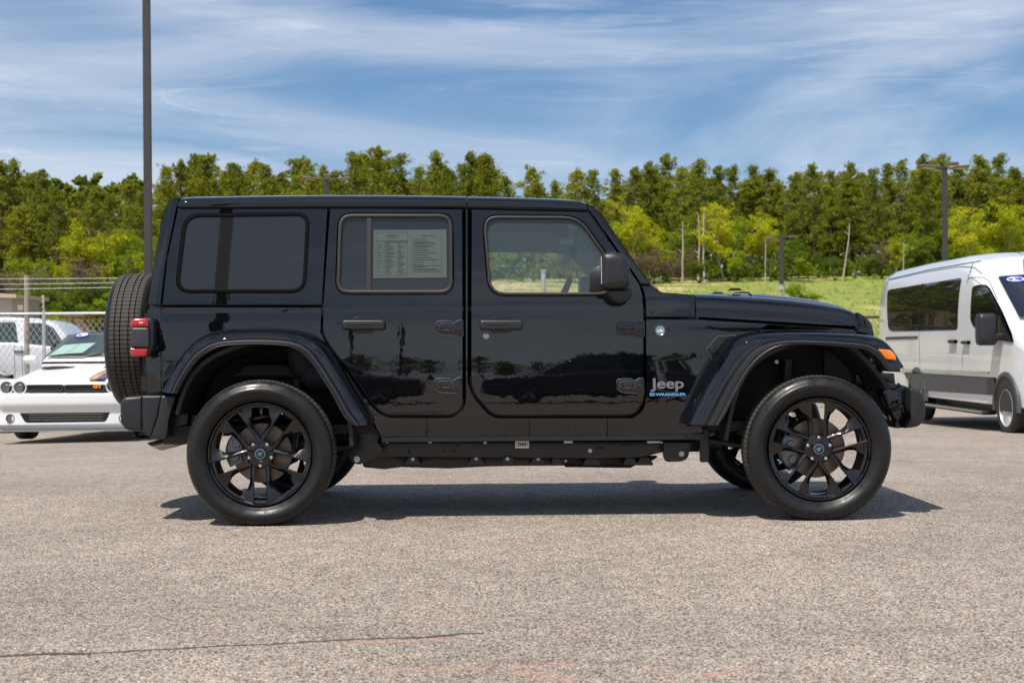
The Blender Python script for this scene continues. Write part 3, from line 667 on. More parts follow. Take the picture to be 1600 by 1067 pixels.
# ================================================================== chain-link fence
def fence(Yf, label, rp, mp, X0, X1, px0, barb, GALV, RUST):
    root = empty('chain_link_fence', ((X0+X1)/2*0, Yf, H(X0/2+X1/2, Yf)), 0, label, 'fence')
    z0 = H(X0/2+X1/2, Yf); pr = WY(rp[0], rp[1], Yf)[1]-z0; pm = WY(mp[0], mp[1], Yf)[1]-z0
    xs = [x for x in (WY(px0, 500, Yf)[0]+k*3.05 for k in range(-8, 10)) if X0 < x < X1]
    B = MB(); B.tube([(X0, 0, pr), (X1, 0, pr)], .024, 8); B.build('top_rail', GALV, root)
    for x in xs:
        B = MB(); B.tube([(x, 0, -.1), (x, 0, pr+.05)], .032, 8); p = B.build('post', GALV, root)
        if not barb: continue
        B = MB(); B.tube([(x, 0, pr), (x, -.02, pr+.33)], .016, 6)
        for k in range(3): B.box((x-.01, -.02, pr+.12+.09*k), (.05, .02, .02))
        B.build('barb_arm', GALV, p)
    B = MB(); B.tube([(X0, -.02, pm), (X1, -.02, pm)], .006, 5)
    n = int((X1-X0)/.105)
    for k in range(n):
        x = X0+k*.105; B.tube([(x, -.02, pm-.01), (x+.03, -.02, pm+.045)], .004, 3, False); B.tube([(x+.03, -.02, pm-.01), (x, -.02, pm+.045)], .004, 3, False)
    B.build('selvage_wire', RUST, root)
    B = MB(); s_ = .105
    hm = pm-.02
    for k in range(int((X1-X0+hm)/s_)):
        x = X0+k*s_
        B.tube([(x, -.022, .02), (x-hm*.72, -.018, hm+.02)], .0042, 3, False); B.tube([(x-hm*.72, -.018, .02), (x, -.022, hm+.02)], .0042, 3, False)
    B.build('wire_mesh', GALV, root)
    if not barb: return
    B = MB()
    for k, py in enumerate((435, 443, 451)):
        z = WY(80, py, Yf)[1]-z0; B.tube([(X0+j*1.5, -.02, z+.01*math.sin(j*1.7+k)) for j in range(10)], .0035, 4, False)
    B.build('barbed_wire', GALV, root)
fence(17.8, 'galvanised chain-link fence with barbed wire and rusty top edge behind the white coupe', (80, 490), (80, 500), -16, -1.5, 68.5, True, GALV, RUST)
DKW = mat('dark_wire', (.05, .045, .04), .7)
fence(24, 'dark chain-link fence on the right, showing between the black SUV bonnet and the white van', (1368, 495), (1368, 497), 0, 24, 1392, False, DKW, DKW)
X, Y = at(41, 27.5); zz = ztop(41, 430, 27.5)
B = MB(); B.tube([(0, 0, 0), (.02, 0, zz-H(X, Y))], [.055, .05], 8); B.box((-.10, 0, zz-H(X, Y)-.62), (.10, .06, .10))
tag(B.build('wooden_post', mat('weathered_wood', (.34, .27, .21), .9, var=(8, .3)), None, loc=(X, Y, H(X, Y))), 'weathered wooden post standing behind the fence at the left', 'post')
X, Y = at(850, 27); zz = ztop(850, 424, 27)
B = MB(); B.tube([(0, 0, 0), (0, 0, zz-H(X, Y))], .045, 8); B.tube([(0, 0, zz-H(X, Y)), (0, 0, zz-H(X, Y)+.03)], .06, 8)
tag(B.build('white_post', GALV, None, loc=(X, Y, H(X, Y))), 'thin pale post seen through the front side window of the black SUV', 'post')
# small building at the far left
X, Y = at(-40, 48); b0 = empty('shed', (X, Y, H(X, Y)), 0, 'small grey building with an overhanging roof at the left edge of the photo', 'shed')
w_ = (18+40)*48/2250; zt = ztop(10, 466, 48)-H(X, Y)
B = MB(); B.box((w_/2-1.5, 1.5, zt/2), (w_+3, 3, zt)); wl = B.build('wall', mat('grey_siding', (.34, .35, .38), .7, var=(3, .1)), b0)
B = MB(); B.loft([[(-3, -.3, zt+.12), (w_+.25, -.3, zt), (w_+.25, -.3, zt+.12), (-3, -.3, zt+.45)], [(-3, 3.3, zt+.12), (w_+.25, 3.3, zt), (w_+.25, 3.3, zt+.12), (-3, 3.3, zt+.45)]]); B.build('roof', mat('tan_roof', (.42, .36, .30), .6), b0)

# ================================================================== black off-road SUV
suv = empty('parked_suv', (0, 0, 0), 0, 'glossy black four-door off-road SUV with spare wheel on its tail, parked side-on in front', 'car')
ZB = 1.165
def YB(x, z):
    y = .20
    if z > .5: y += .0200*(min(z, ZB)-.5)**2
    a, b = 1.095, 1.145                                   # shoulder crease below the windows
    if z > a: y += .10*(min(z, b)-a)
    if z > ZB: y += .10*(z-ZB)+.035*(z-ZB)**2
    if x > 2.30: y += .13*(x-2.30)
    return y
ZC = (1.095, 1.145, ZB)
def J(ol): return on(ol, YB)

# ---- hardtop, rear quarter
hw = rpoly([(273, 457.6, 26), (287.5, 334.5, 26), (484, 332, 22), (477.5, 457.6, 24)], n=7)
side = rpoly([(252.3, 477), (260.5, 402), (277.5, 323.5, 3), (513.2, 321.8, 2), (504.2, 477, 2)], 2, 2)
for q in (0, 1):
    panel('hardtop_side', J(side), PAINT, suv, YB, [inset(J(hw), .001)], gap=.0015, zc=ZC, th=.04, mirror=q)
corner = rpoly([(229.5, 476.5, 3), (236.5, 425, 0), (250, 350, 0), (260, 317, 7), (268, 310.5, 5), (280, 309, 1), (277, 323.5, 0), (261, 402.5, 0), (251.4, 477, 1)], 1, 3)
def YC(x, z):                                               # the rear corner wraps inward
    X0 = J([(262, 402)])[0][0]+(z-1.45)*.13
    return YB(x, z)+max(0, X0-x)**2*2.6
for q in (0, 1): panel('rear_corner', J(corner), PAINT, suv, YC, gap=.0012, zc=ZC, th=.10, mirror=q)
# window seals + glass
def ring(name, ol, win, m, parent, y0, depth, proud=.003):
    """rubber ring between outline ol and its inset win (world)"""
    ol = ccw(ol); n = norms(ol); B = MB(); rings = []
    for d, dy in ((0, depth), (0, -proud*.3), (win*.25, -proud), (win*.75, -proud), (win, -proud*.2), (win, depth)):
        rings.append([(x-a*d, YB(x, z)+y0+dy, z-b*d) for (x, z), (a, b) in zip(ol, n)])
    B.loft(rings, True, False); return B.build(name, m, parent, 50)
def pane(name, ol, m, parent, y0, mirror=False):
    B = MB(); ol = ccw(ol); n = len(ol)
    o = panel(name, ol, m, parent, lambda x, z: YB(x, z)+y0, c=.0005, th=.003, zc=ZC, mirror=mirror); return o
for q in (0, 1):
    g = pane('quarter_window', inset(J(hw), .012), TINTG, suv, .006, q)
    r = ring('window_seal', J(hw), .020, RUBT, g, .002, .02)
    if q: r.data.transform(Matrix.Translation((0, WID, 0)) @ Matrix.Diagonal((1, -1, 1, 1))); r.data.flip_normals()

# ---- roof: gutter rail rounding into the top
def roof_piece(name, px, top, bot, endcap=True):
    B = MB(); rings = []
    for p, t, b in zip(px, top, bot):
        (x, zt) = on([(p, t)], lambda x, z: .30)[0]; (_, zb) = on([(p, b)], lambda x, z: .275)[0]
        y0 = YB(1.0, zb)-.006; h = zt-zb; R = []
        prof = [(.004, zb), (0, zb+.002), (0, zb+h*.35), (.008, zb+h*.62), (.026, zb+h*.86), (.06, zt-.001), (.15, zt+.012), (.35, zt+.022), (.65, zt+.027)]
        R = [(x, y0+a, z) for a, z in prof]; R += [(x, WID-y, z) for (x, y, z) in reversed(R)]
        rings.append(R)
    B.loft(rings, True, True); return B.build(name, PAINT, suv, 40)
roof_piece('rear_roof_panel', [279.2, 283, 300, 400, 500, 600, 700, 728.6], [311.5, 308.9, 307.6, 305.8, 304.8, 304.9, 306.3, 307], [323.2, 323.2, 323, 322.2, 321.6, 321.6, 321.9, 322.1])
roof_piece('front_roof_panel', [730.6, 760, 800, 840, 872, 895, 908, 916.6], [307.3, 307.7, 308.5, 309.7, 310.8, 312.3, 314, 317.2], [322.6, 323, 323.6, 324.6, 325.6, 326.6, 327.2, 327.6])
B = MB(); x0 = WY(262, 320, .5)[0]; x1 = WY(905, 320, .5)[0]
B.box(((x0+x1)/2+.03, WID/2, 1.748), (x1-x0-.06, WID-.62, .02)); B.build('headliner', LINING, suv)
# gap strip under the gutter
B = MB(); a = on([(281, 324)], .27)[0]; b = on([(917, 329)], .27)[0]
for s_ in (.2835, WID-.2835):
    B = MB(); B.tube([(a[0], s_, a[1]), (on([(700, 323.5)], .27)[0][0], s_, on([(700, 323.5)], .27)[0][1]), (b[0], s_, b[1])], .011, 8); B.build('gutter_seal', RUBT, suv)

# ---- body shell behind the panels (dark jambs, floor, tailgate, bulkhead)
B = MB()
shell = rpoly([(234, 612), (232, 480), (268, 318), (915, 324), (1003, 446), (1006, 676), (595, 680), (560, 640), (520, 570), (490, 545), (340, 545), (300, 575), (285, 612)], 3, 2)
w_rd = rpoly([(525, 459), (529.5, 334.5), (706.5, 334.5), (708, 459)], 20, 4)
w_fd = rpoly([(764, 461.5, 26), (754, 337, 24), (905, 338, 24), (962, 418, 18), (958, 456, 14), (940, 461.5, 14)], 20, 4)
BODYB = lambda x, z: YB(x, z)+.035
w_all = [inset(J(w), -.004) for w in (hw, w_rd, w_fd)]
for q in (0, 1):
    o = panel('body_shell', J(shell), RUBT, suv, BODYB, w_all, c=.001, th=.035, mirror=q)
B = MB()
B.box((1.0, WID/2, .50), (3.4, WID-.52, .05)); xr = WY(240, 500, .3)[0]
B.box((xr+.03, WID/2, .86), (.06, WID-.46, .70)); B.box((2.36, WID/2, .82), (.06, WID-.48, .62))
B.build('floor_pan', LINER, suv)
B = MB()                                                    # tailgate and its glass frame
B.loft([[(WY(228, 600, .5)[0], .36, .62), (WY(232, 470, .5)[0]+.01, .36, 1.15), (WY(232, 470, .5)[0]+.01, WID-.36, 1.15), (WY(228, 600, .5)[0], WID-.36, .62)],
        [(WY(232, 600, .5)[0]+.04, .36, .62), (WY(232, 470, .5)[0]+.05, .36, 1.15), (WY(232, 470, .5)[0]+.05, WID-.36, 1.15), (WY(232, 600, .5)[0]+.04, WID-.36, .62)]])
tg = B.build('tailgate', PAINT, suv)
B = MB(); xa = WY(233, 470, .5)[0]+.02; xb = WY(264, 325, .5)[0]+.03
B.loft([[(xa, .40, 1.17), (xb, .44, 1.70), (xb, WID-.44, 1.70), (xa, WID-.40, 1.17)], [(xa+.01, .40, 1.17), (xb+.01, .44, 1.70), (xb+.01, WID-.44, 1.70), (xa+.01, WID-.40, 1.17)]])
B.build('rear_window', TINTG, tg)

# ---- lower rear quarter + sill
quarter = rpoly([(225, 488, 4), (232, 479.3, 2), (503.6, 479.3, 2), (501.8, 519, 0), (512.5, 541, 10), (554, 594.5, 0), (580, 633, 8), (594, 646, 8), (608, 651.5, 6),
                 (667, 652, 0), (707, 651.5, 6), (724, 638, 8), (727, 626, 0), (726.5, 480, 0), (726.5, 325, 0), (732, 325, 0), (732, 480, 0), (731.5, 598, 4), (740, 620, 8), (764, 647.5, 8), (777, 652.5, 4), (990, 652.5, 6), (1005, 640, 6),
                 (1008.5, 626, 0), (1008.5, 498, 0), (1088, 498.3, 0), (1200, 505, 0), (1337, 513.5, 0), (1345, 524, 2), (1300, 530, 0), (1180, 526, 8), (1140, 545, 8), (1108, 600, 0), (1075, 664, 0), (1098, 664, 0), (1100, 681, 3), (595, 683.5, 2),
                 (583, 660, 2), (572, 648, 0), (540, 595, 0), (505, 540, 8), (470, 524, 8), (396, 521, 8), (340, 524, 8), (312, 540, 8), (288, 570, 0), (266, 612, 2), (226.5, 616, 3), (224, 561, 2)], 2, 3)
def YQ(x, z):
    y = YB(x, z); X0 = J([(262, 540)])[0][0]
    if x < X0: y += (X0-x)**2*2.2
    if z < .50: y += 0
    s0 = on([(600, 655)], .2)[0][1]
    if z < s0: y += (s0-z)**2*1.2                         # sill tucks under
    ax, az = J([(1090, 513)])[0]                             # scalloped wedge on the front fender
    x2, z2 = J([(1120, 524)])[0]
    if x > ax-.12:
        zt = az+.015-.055*(x-ax+.12)*.4; zb = az+.012-.13*(x-ax+.12)
        if zb < z < zt: y += .035*min(1, (x-ax+.12)/.25)*(z-zb)/(zt-zb)
    return y
for q in (0, 1): panel('body_side', J(quarter), PAINT, suv, YQ, zc=ZC+(on([(600, 655)], .2)[0][1],), step=.02, th=.03, gap=.0005, mirror=q)
# seams across the sill
B = MB()
for px in (667, 827, 949):
    a = on([(px, 652.5)], .199)[0]; b = on([(px, 682)], .202)[0]
    B.tube([(a[0], .2005, a[1]), (b[0], .2015+.0, b[1])], .0022, 4)
for px in (261, ):
    a = on([(251.5, 480)], .215)[0]; b = on([(251.5, 612)], .205)[0]
    B.tube([(a[0], YQ(*a)+.001, a[1]), ((a[0]+b[0])/2, YQ((a[0]+b[0])/2, (a[1]+b[1])/2)+.001, (a[1]+b[1])/2), (b[0], YQ(*b)+.001, b[1])], .0018, 4)
B.build('sill_seam', RUBT, suv)
B = MB(); a = on([(596, 686)], .23)[0]; b = on([(1100, 684)], .23)[0]; zt = on([(800, 679)], .23)[0][1]; zb_ = on([(800, 689)], .23)[0][1]
for s_ in (.232, WID-.232): B = MB(); B.box(((a[0]+b[0])/2, s_, (zt+zb_)/2), (b[0]-a[0], .035, zt-zb_), bev=.004); B.build('sill_flange', FRAMEM, suv)

# ---- doors
rear_door = rpoly([(513.8, 323.4, 4), (724.2, 325.4, 3), (725, 480, 0), (725.2, 626, 0), (722, 641, 12), (707, 649.6, 6), (606, 649.6, 10), (594, 644, 6), (582, 632, 6), (555.6, 593, 0), (513.6, 540.5, 12), (502.8, 520, 10), (502.8, 479, 4)], 4, 4)
front_door = rpoly([(735, 325.4, 3), (921, 329.6, 3), (940, 357, 6), (973, 403, 0), (1000.6, 443.5, 6), (1006, 462, 6), (1007.3, 495, 0), (1007.3, 627, 10), (992, 649.8, 14), (778, 650.4, 12), (765.5, 645, 6), (742, 619, 8), (734.3, 598, 8), (734.3, 480, 0)], 4, 4)
door = {}
for q in (0, 1):
    door['r', q] = panel('rear_door', J(rear_door), PAINT, suv, lambda x, z: YB(x, z)-.001, [J(w_rd)], gap=.0015, zc=ZC, th=.03, step=.02, mirror=q, c=.007)
    door['f', q] = panel('front_door', J(front_door), PAINT, suv, lambda x, z: YB(x, z)-.001, [J(w_fd)], gap=.0015, zc=ZC, th=.03, step=.02, mirror=q, c=.007)
def far(o):
    o.data.transform(Matrix.Translation((0, WID, 0)) @ Matrix.Diagonal((1, -1, 1, 1))); o.data.flip_normals()
for q in (0, 1):
    r = ring('window_seal', J(w_rd), .020, TRIM, door['r', q], 0, .02, .006)
    r2 = ring('window_seal', J(w_fd), .0165, TRIM, door['f', q], 0, .02, .006)
    gr = pane('window', inset(J(w_rd), .02), TINTG, door['r', q], .012, q)
    gf = pane('window', inset(J(w_fd), .016), CLEARG, door['f', q], .012, q)
    B = MB(); a = J([(577, 338)])[0]; b = J([(576, 457)])[0]
    L = []
    for k in range(7):
        t = k/6; x = a[0]*(1-t)+b[0]*t; z = a[1]*(1-t)+b[1]*t; y = YB(x, z)
        L.append([(x-.014, y+.012, z), (x-.013, y+.001, z), (x+.011, y+.001, z), (x+.012, y+.012, z)])
    B.loft(L); dv = B.build('window_divider', TRIM, door['r', q])
    if q: far(r); far(r2); far(dv)
# sticker sheet inside the rear door glass
sx0, sz0 = on([(584, 435)], .262)[0]; sx1, sz1 = on([(697.5, 358.5)], .262)[0]
def ys(z): return YB(1, z)+.0085
B = MB(); B.loft([[(sx0, ys(sz0), sz0), (sx1, ys(sz0), sz0), (sx1, ys(sz0)+.001, sz0), (sx0, ys(sz0)+.001, sz0)],
                  [(sx0, ys(sz1), sz1), (sx1, ys(sz1), sz1), (sx1, ys(sz1)+.001, sz1), (sx0, ys(sz1)+.001, sz1)]])
STK = mat('sticker_paper', (.068, .088, .082), .5); STI = mat('sticker_ink', (.03, .042, .046), .6)
stk = B.build('window_sticker', STK, door['r', 0]); B = MB(); rr_ = random.Random(4)
def sbar(u0, v0, u1, v1):
    x0 = sx0+(sx1-sx0)*u0; x1 = sx0+(sx1-sx0)*u1; z0 = sz1-(sz1-sz0)*v0; z1 = sz1-(sz1-sz0)*v1; z0, z1 = max(z0, z1), min(z0, z1)
    B.add([(x0, ys(z1)-.0007, z1), (x1, ys(z1)-.0007, z1), (x1, ys(z0)-.0007, z0), (x0, ys(z0)-.0007, z0)], [(0, 1, 2, 3)])
for (u0, v0, u1, v1) in ((.03, .05, .47, .055), (.03, .225, .47, .232), (.03, .05, .035, .95), (.465, .05, .47, .95), (.03, .945, .47, .95), (.14, .23, .145, .95), (.52, .1, .524, .93), (.93, .1, .934, .93), (.16, .1, .34, .125), (.2, .15, .3, .165), (.16, .245, .46, .262)): sbar(u0, v0, u1, v1)
for k in range(22):
    v = .29+k*.029; L = rr_.uniform(.05, .15)
    sbar(.16, v, .16+L, v+.008); sbar(.33, v, .33+rr_.uniform(.03, .11), v+.008)
    if k % 2 == 0: sbar(.045, v, .045+rr_.uniform(.04, .08), v+.014)
for k in range(14): v = .19+k*.048; sbar(.54, v, .54+rr_.uniform(.12, .37), v+.009)
for (u0, v0, u1, v1) in ((.66, .12, .84, .14), (.56, .265, .84, .285), (.56, .33, .76, .35), (.55, .83, .92, .84), (.55, .87, .92, .88), (.54, .75, .92, .757)): sbar(u0, v0, u1, v1)
o = B.build('sticker_print', STI, stk, smooth=False, recalc=False)

# ---- handles, lock, hinges
def handle(px0, px1, parent):
    B = MB(); ol = on(rpoly([(px0, 515.5), (px0, 500), (px1, 500), (px1, 515.5)], 5.5, 5), .205)
    B.pillow(ol, .165, .185, .012, 4, True)
    for p in (px0+5, px1-9):
        B.pillow(on([(p, 513), (p, 502), (p+6, 502), (p+6, 513)], .2), .175, .215, .001, 1)
    h = B.build('door_handle', PLAST, parent, 50)
    B = MB(); cx = (px0+px1)/2-1
    B.pillow(on(rpoly([(cx-18, 503), (cx-15, 495.2, 6), (cx+15, 495.2, 6), (cx+18, 503)], 3, 4), .205), .190, .21, .004, 2)
    B.pillow(on(rpoly([(cx-18, 513), (cx-15, 520.4, 6), (cx+15, 520.4, 6), (cx+18, 513)], 3, 4), .205), .190, .21, .004, 2)
    B.build('handle_recess', RIMM, h, 50)
    B = MB(); B.pillow(on(rpoly([(px0+9, 504.6), (px0+40, 504.2), (px0+46, 508), (px0+9, 508.6)], 1, 2), .2), .1635, .17, .001, 2); B.build('handle_trim', LINER, h)
    return h
handle(535, 602.5, door['r', 0]); handle(749.5, 817, door['f', 0])
lx, lz = on([(759.5, 525)], .205)[0]
B = MB(); B.lathe_y([(.0001, -.004), (.012, -.004), (.017, -.001), (.0175, .004)], (lx, YB(lx, lz)-.002, lz), 24); lk = B.build('lock_cylinder', STEEL, door['f', 0])
def hinge(cx, cy, parent, w=44, h=25):
    P = lambda L: on([(cx+a, cy+b) for a, b in L], .2)
    B = MB()
    B.pillow(P(rpoly([(-22, -10, 5), (-12, -11, 2), (2, -11, 2), (6, -7, 2), (14, -12, 2), (20, -12, 1), (20, 14, 1), (8, 12, 3), (-14, 11, 5), (-22, 5, 6)], 2, 3)), .187, .205, .003, 2)
    B.pillow(P(rpoly([(-15, -7), (2, -7), (7, -3), (7, 3), (-17, 3), (-18, -2)], 1.5, 2)), .182, .19, .003, 2)
    B.pillow(P(rpoly([(12, -1), (21, -2), (22, 14), (12, 13)], 1.5, 2)), .177, .2, .003, 2)
    hg = B.build('door_hinge', HINGEM, parent, 28)
    E = P(rpoly([(-22, -10, 5), (-12, -11, 2), (2, -11, 2), (6, -7, 2), (14, -12, 2), (20, -12, 1), (20, 14, 1), (8, 12, 3), (-14, 11, 5), (-22, 5, 6)], 2, 3)); E2 = P(rpoly([(-15, -7), (2, -7), (7, -3), (7, 3), (-17, 3), (-18, -2)], 1.5, 2))
    EG = mat('edge_highlight_grey', (.16, .165, .18), .3, metal=.5)  # lighter grey that paints edge highlights
    B = MB(); B.tube([(x, .1885, z) for x, z in E[:-1]], .0016, 4); B.build('hinge_edge_highlight', EG, hg); B = MB(); B.tube([(x, .1825, z) for x, z in E2+[E2[0]]], .0012, 4); B.build('hinge_ridge_highlight', EG, hg)  # thin grey tubes stand in for highlights along the hinge edges
    for dx in (-13, 2):
        x, z = P([(dx, 1)])[0]; B = MB(); B.lathe_y([(.0001, -.002), (.007, -.002), (.0085, 0), (.0085, .006)], (x, .1815, z), 12); B.build('hinge_bolt', HINGEM, hg)
    x, z = P([(17, 0)])[0]; B = MB(); B.tube([(x+.008, .184, z-.045), (x+.008, .184, z+.04)], .0085, 10); B.build('hinge_pin', HINGEM, hg, 50)
hinge(703, 512.5, door['r', 0]); hinge(701.5, 602, door['r', 0]); hinge(985.5, 513.5, door['f', 0]); hinge(985, 602.5, door['f', 0])

# ---- windshield frame, cowl and glass
apil = rpoly([(918.5, 328, 1), (917.3, 316.8, 2), (932.5, 325.4, 8), (947.7, 343, 4), (973, 378.6, 0), (998.3, 416.5, 0), (1017.6, 441, 0), (1019.5, 444.4, 1), (1001.6, 443.4, 1), (973.8, 402.5, 0), (941, 356.5, 0), (922, 329.5, 1)], 1, 4)
cowl = rpoly([(1001.9, 445.2, 0), (1019, 446, 0), (1034, 456.4, 4), (1086.4, 460.6, 2), (1086.8, 496, 1), (1008.7, 495.4, 1), (1007.4, 462, 4)], 1, 3)
def YAP(x, z): return YB(x, z)+max(0, x-(1.93-(z-1.28)*.62))**2*1.2
for q in (0, 1):
    panel('windshield_pillar', J(apil), PAINT, suv, YAP, gap=.001, th=.10, mirror=q)
    def YCW(x, z): return YB(x, z)+max(0, z-1.19)**2*2.5
    panel('cowl_side', J(cowl), PAINT, suv, YCW, gap=.001, th=.12, zc=ZC, mirror=q)
xa, za = on([(1020, 446)], .3)[0]; xb, zb2 = on([(926, 323)], .34)[0]
B = MB(); B.loft([[(xa-.01, .30, za), (xb-.01, .36, zb2-.02), (xb-.01, WID-.36, zb2-.02), (xa-.01, WID-.30, za)], [(xa-.016, .30, za), (xb-.016, .36, zb2-.02), (xb-.016, WID-.36, zb2-.02), (xa-.016, WID-.30, za)]])
B.build('windshield', CLEARG, suv, smooth=False)
B = MB(); B.box((xb-.02, WID/2, zb2-.012), (.07, WID-.64, .035), bev=.006)
B.box((xa-.04, WID/2, za-.03), (.09, WID-.62, .06), bev=.006); B.build('windshield_header', PAINT, suv)
# wipers and cowl grille
B = MB(); a = on([(1036, 457)], .5)[0]
B.box((a[0]+.10, WID/2, a[1]-.06), (.24, WID-.9, .03), bev=.004)
B.build('cowl_grille', PLAST, suv)
for y in (.52, 1.05):
    B = MB(); B.tube([(xa+.05, y, za-.015), (xa-.02, y+.05, za+.05), (xa-.045, y+.35, za+.075)], .008, 6); B.tube([(xa-.03, y+.04, za+.05), (xa-.05, y+.44, za+.085)], .006, 6); B.build('wiper', PLAST, suv)
for px, py in ((1018.5, 488.7), (1076.7, 489.3)):
    x, z = J([(px, py)])[0]; B = MB(); B.lathe_y([(.0001, -.006), (.004, -.006), (.0085, -.004), (.0105, .002)], (x, YB(x, z), z), 16); B.build('cowl_bolt', RIMM, suv)

# ---- bonnet
hp = [(1087.6, 459.8, 496.2), (1120, 460.6, 498.2), (1157, 462.6, 500.6), (1200, 465, 503), (1240, 468.3, 505.2), (1285, 473.7, 507.8), (1315, 479.2, 509.5), (1332, 483.8, 510.4), (1339, 487.3, 510.8)]
rings = []
for p, t, b in hp:
    ye = .235+.13*max(0, on([(p, 490)], .25)[0][0]-2.30); x, zb = on([(p, b)], ye)[0]; _, zt = on([(p, t)], ye+.10)[0]; h = zt-zb
    prof = [(.02, zb), (.004, zb+.001), (0, zb+.005), (.004, zb+h*.35), (.014, zb+h*.6), (.034, zb+h*.82), (.07, zb+h*.95), (.12, zt), (.20, zt+.004), (.22, zt+.012), (.30, zt+.028), (.45, zt+.032), (.65, zt+.034)]
    bf = min(1, .15+len(rings)*.28); prof = [(a, z if z <= zt else zt+(z-zt)*bf) for a, z in prof]; R = [(x, ye+a, z) for a, z in prof]; R += [(x, WID-y, z) for (x, y, z) in reversed(R)]; rings.append(R)
last = rings[-1]; rings.append([(x+.012, y+(.015 if y < .935 else -.015), z-(.012 if z > 1.10 else 0)) for x, y, z in last])
B = MB(); B.loft(rings); B.build('bonnet', PAINT, suv, 40)
B = MB()
for y in (.62, 1.25): B = MB(); B.pillow([(2.62, 1.262), (2.70, 1.262), (2.69, 1.276), (2.64, 1.278)], y, y+.05, .002, 1, True); B.build('washer_nozzle', PLAST, suv)
B = MB(); hx, hz = on([(1155, 462)], .5)[0]; B.tube([(hx-.05, .5, hz+.0), (hx-.03, .5, hz+.018), (hx+.05, .5, hz+.018), (hx+.07, .5, hz)], .006, 6); B.build('bonnet_bumper', PLAST, suv)
# ---- grille block and its slotted edge
B = MB()
gr = on(rpoly([(1340, 487, 3), (1349, 492.5, 4), (1358, 500, 4), (1363, 507, 4), (1366.5, 522, 2), (1362, 560, 4), (1352, 600, 2), (1336, 600, 0), (1336, 511, 0)], 3, 3), .40)
B.pillow(gr, .40, WID-.40, .012, 3, True); grl = B.build('grille', PAINT, suv, 45)
B = MB()
for k in range(7):
    y = .935+(k-3)*.105
    B.box((3.345-abs(k-3)*.004, y, .93), (.05, .06, .30), bev=.01)
B.build('grille_slot', LINER, grl)
B = MB()
for k, (px, py) in enumerate(((1345, 498), (1353.5, 502))):
    ol = on(rpoly([(px-1.8, py+11), (px-3, py-4), (px+1, py-6), (px+3, py+11)], 2, 3), .39); B.pillow(ol, .392, .41, .003, 2)
B.pillow(on(rpoly([(1338, 514), (1352, 510), (1361, 518), (1358, 523), (1338, 521)], 2, 2), .39), .385, .41, .005, 2)
B.build('bonnet_catch', RIMM, grl, 50)
for y in (.50, WID-.50):
    B = MB(); B.tube([(3.33, y, .92), (3.385, y, .92), (3.395, y, .92)], [.095, .095, .07], 24); B.build('headlamp', SMOKE, suv)

# ---- wheel-arch flares
def flare(pairs, name):
    P = catmull([Vector((a[0], a[1], b[0], b[1])) for a, b in pairs], 5); n = len(P)
    G = []; T = []
    for i, p in enumerate(P):
        o = on([(p[0], p[1])], .20)[0]; q = on([(p[2], p[3])], .02)[0]
        def mix(t): return (o[0]*(1-t)+q[0]*t, o[1]*(1-t)+q[1]*t)
        e = min(1, min(i, n-1-i)/2+.6)
        ex = .13*max(0, o[0]-2.30)*.6
        A = [(mix(-.03), .215+ex), (mix(0), .19+ex), (mix(.06), .125), (mix(.16), .062), (mix(.30), .036), (mix(.62), .020), (mix(.66), .022), (mix(.66), .06)]
        G.append([(m_[0], y, m_[1]) for m_, y in A])
        C = [(mix(.64), .05), (mix(.67), .0185), (mix(.70), .012), (mix(.83), .008), (mix(.88), .013), (mix(.93), .009), (mix(.98), .012), (mix(1.0), .022), (mix(1.0), .10), (mix(.9), .22), (mix(.7), .22)]
        T.append([(m_[0], y, m_[1]) for m_, y in C])
    B = MB(); B.loft(G, True, True); g = B.build(name, PAINT, suv, 40)
    B = MB(); B.loft(T, True, True); t = B.build('flare_trim', PLAST, g, 40)
    g2 = mir(g); t2 = mir(t); t2.parent = g2
    return g
flare([((258, 611), (277, 615)), ((268, 590), (287, 594)), ((290, 551), (308, 564)), ((312, 529), (330, 548)), ((340, 517.5), (352, 541)), ((396, 513.5), (396, 538.5)), ((440, 514), (436, 540)), ((470, 517.5), (458, 543.5)),
       ((497, 527), (476, 554)), ((518, 547.5), (494, 578)), ((551, 598), (518, 616)), ((573, 633), (535, 648)), ((583.5, 650), (546, 660)), ((585, 661), (553, 665))], 'rear_flare')
flare([((1061, 661), (1123, 664)), ((1071, 640), (1135, 645)), ((1092, 598), (1155, 606)), ((1110, 567), (1173, 577)), ((1129, 539), (1191, 558)), ((1150, 525.5), (1210, 545.5)), ((1187, 518.6), (1230, 539.5)), ((1232, 516.8), (1255, 538.3)),
       ((1300, 518), (1300, 540.5)), ((1350, 522), (1343, 544.5)), ((1375, 530), (1360, 551)), ((1390, 545), (1373, 562)), ((1400, 561), (1381, 573)), ((1406.5, 571), (1388, 580.5))], 'front_flare')
B = MB(); B.pillow(on(rpoly([(1371, 545.5, 2), (1391, 546.5, 4), (1398.5, 555, 3), (1399.5, 563, 2), (1383, 561, 4)], 2, 3), .02), .004, .05, .006, 3); ml = B.build('side_marker', ORANGE, suv, 50)
B = MB(); B.pillow(on(rpoly([(1384, 566), (1406.5, 569), (1406.8, 581.5), (1387, 580.6)], 1.5, 2), .02), .012, .30, .006, 2); B.build('flare_tip', PLAST, suv, 50)
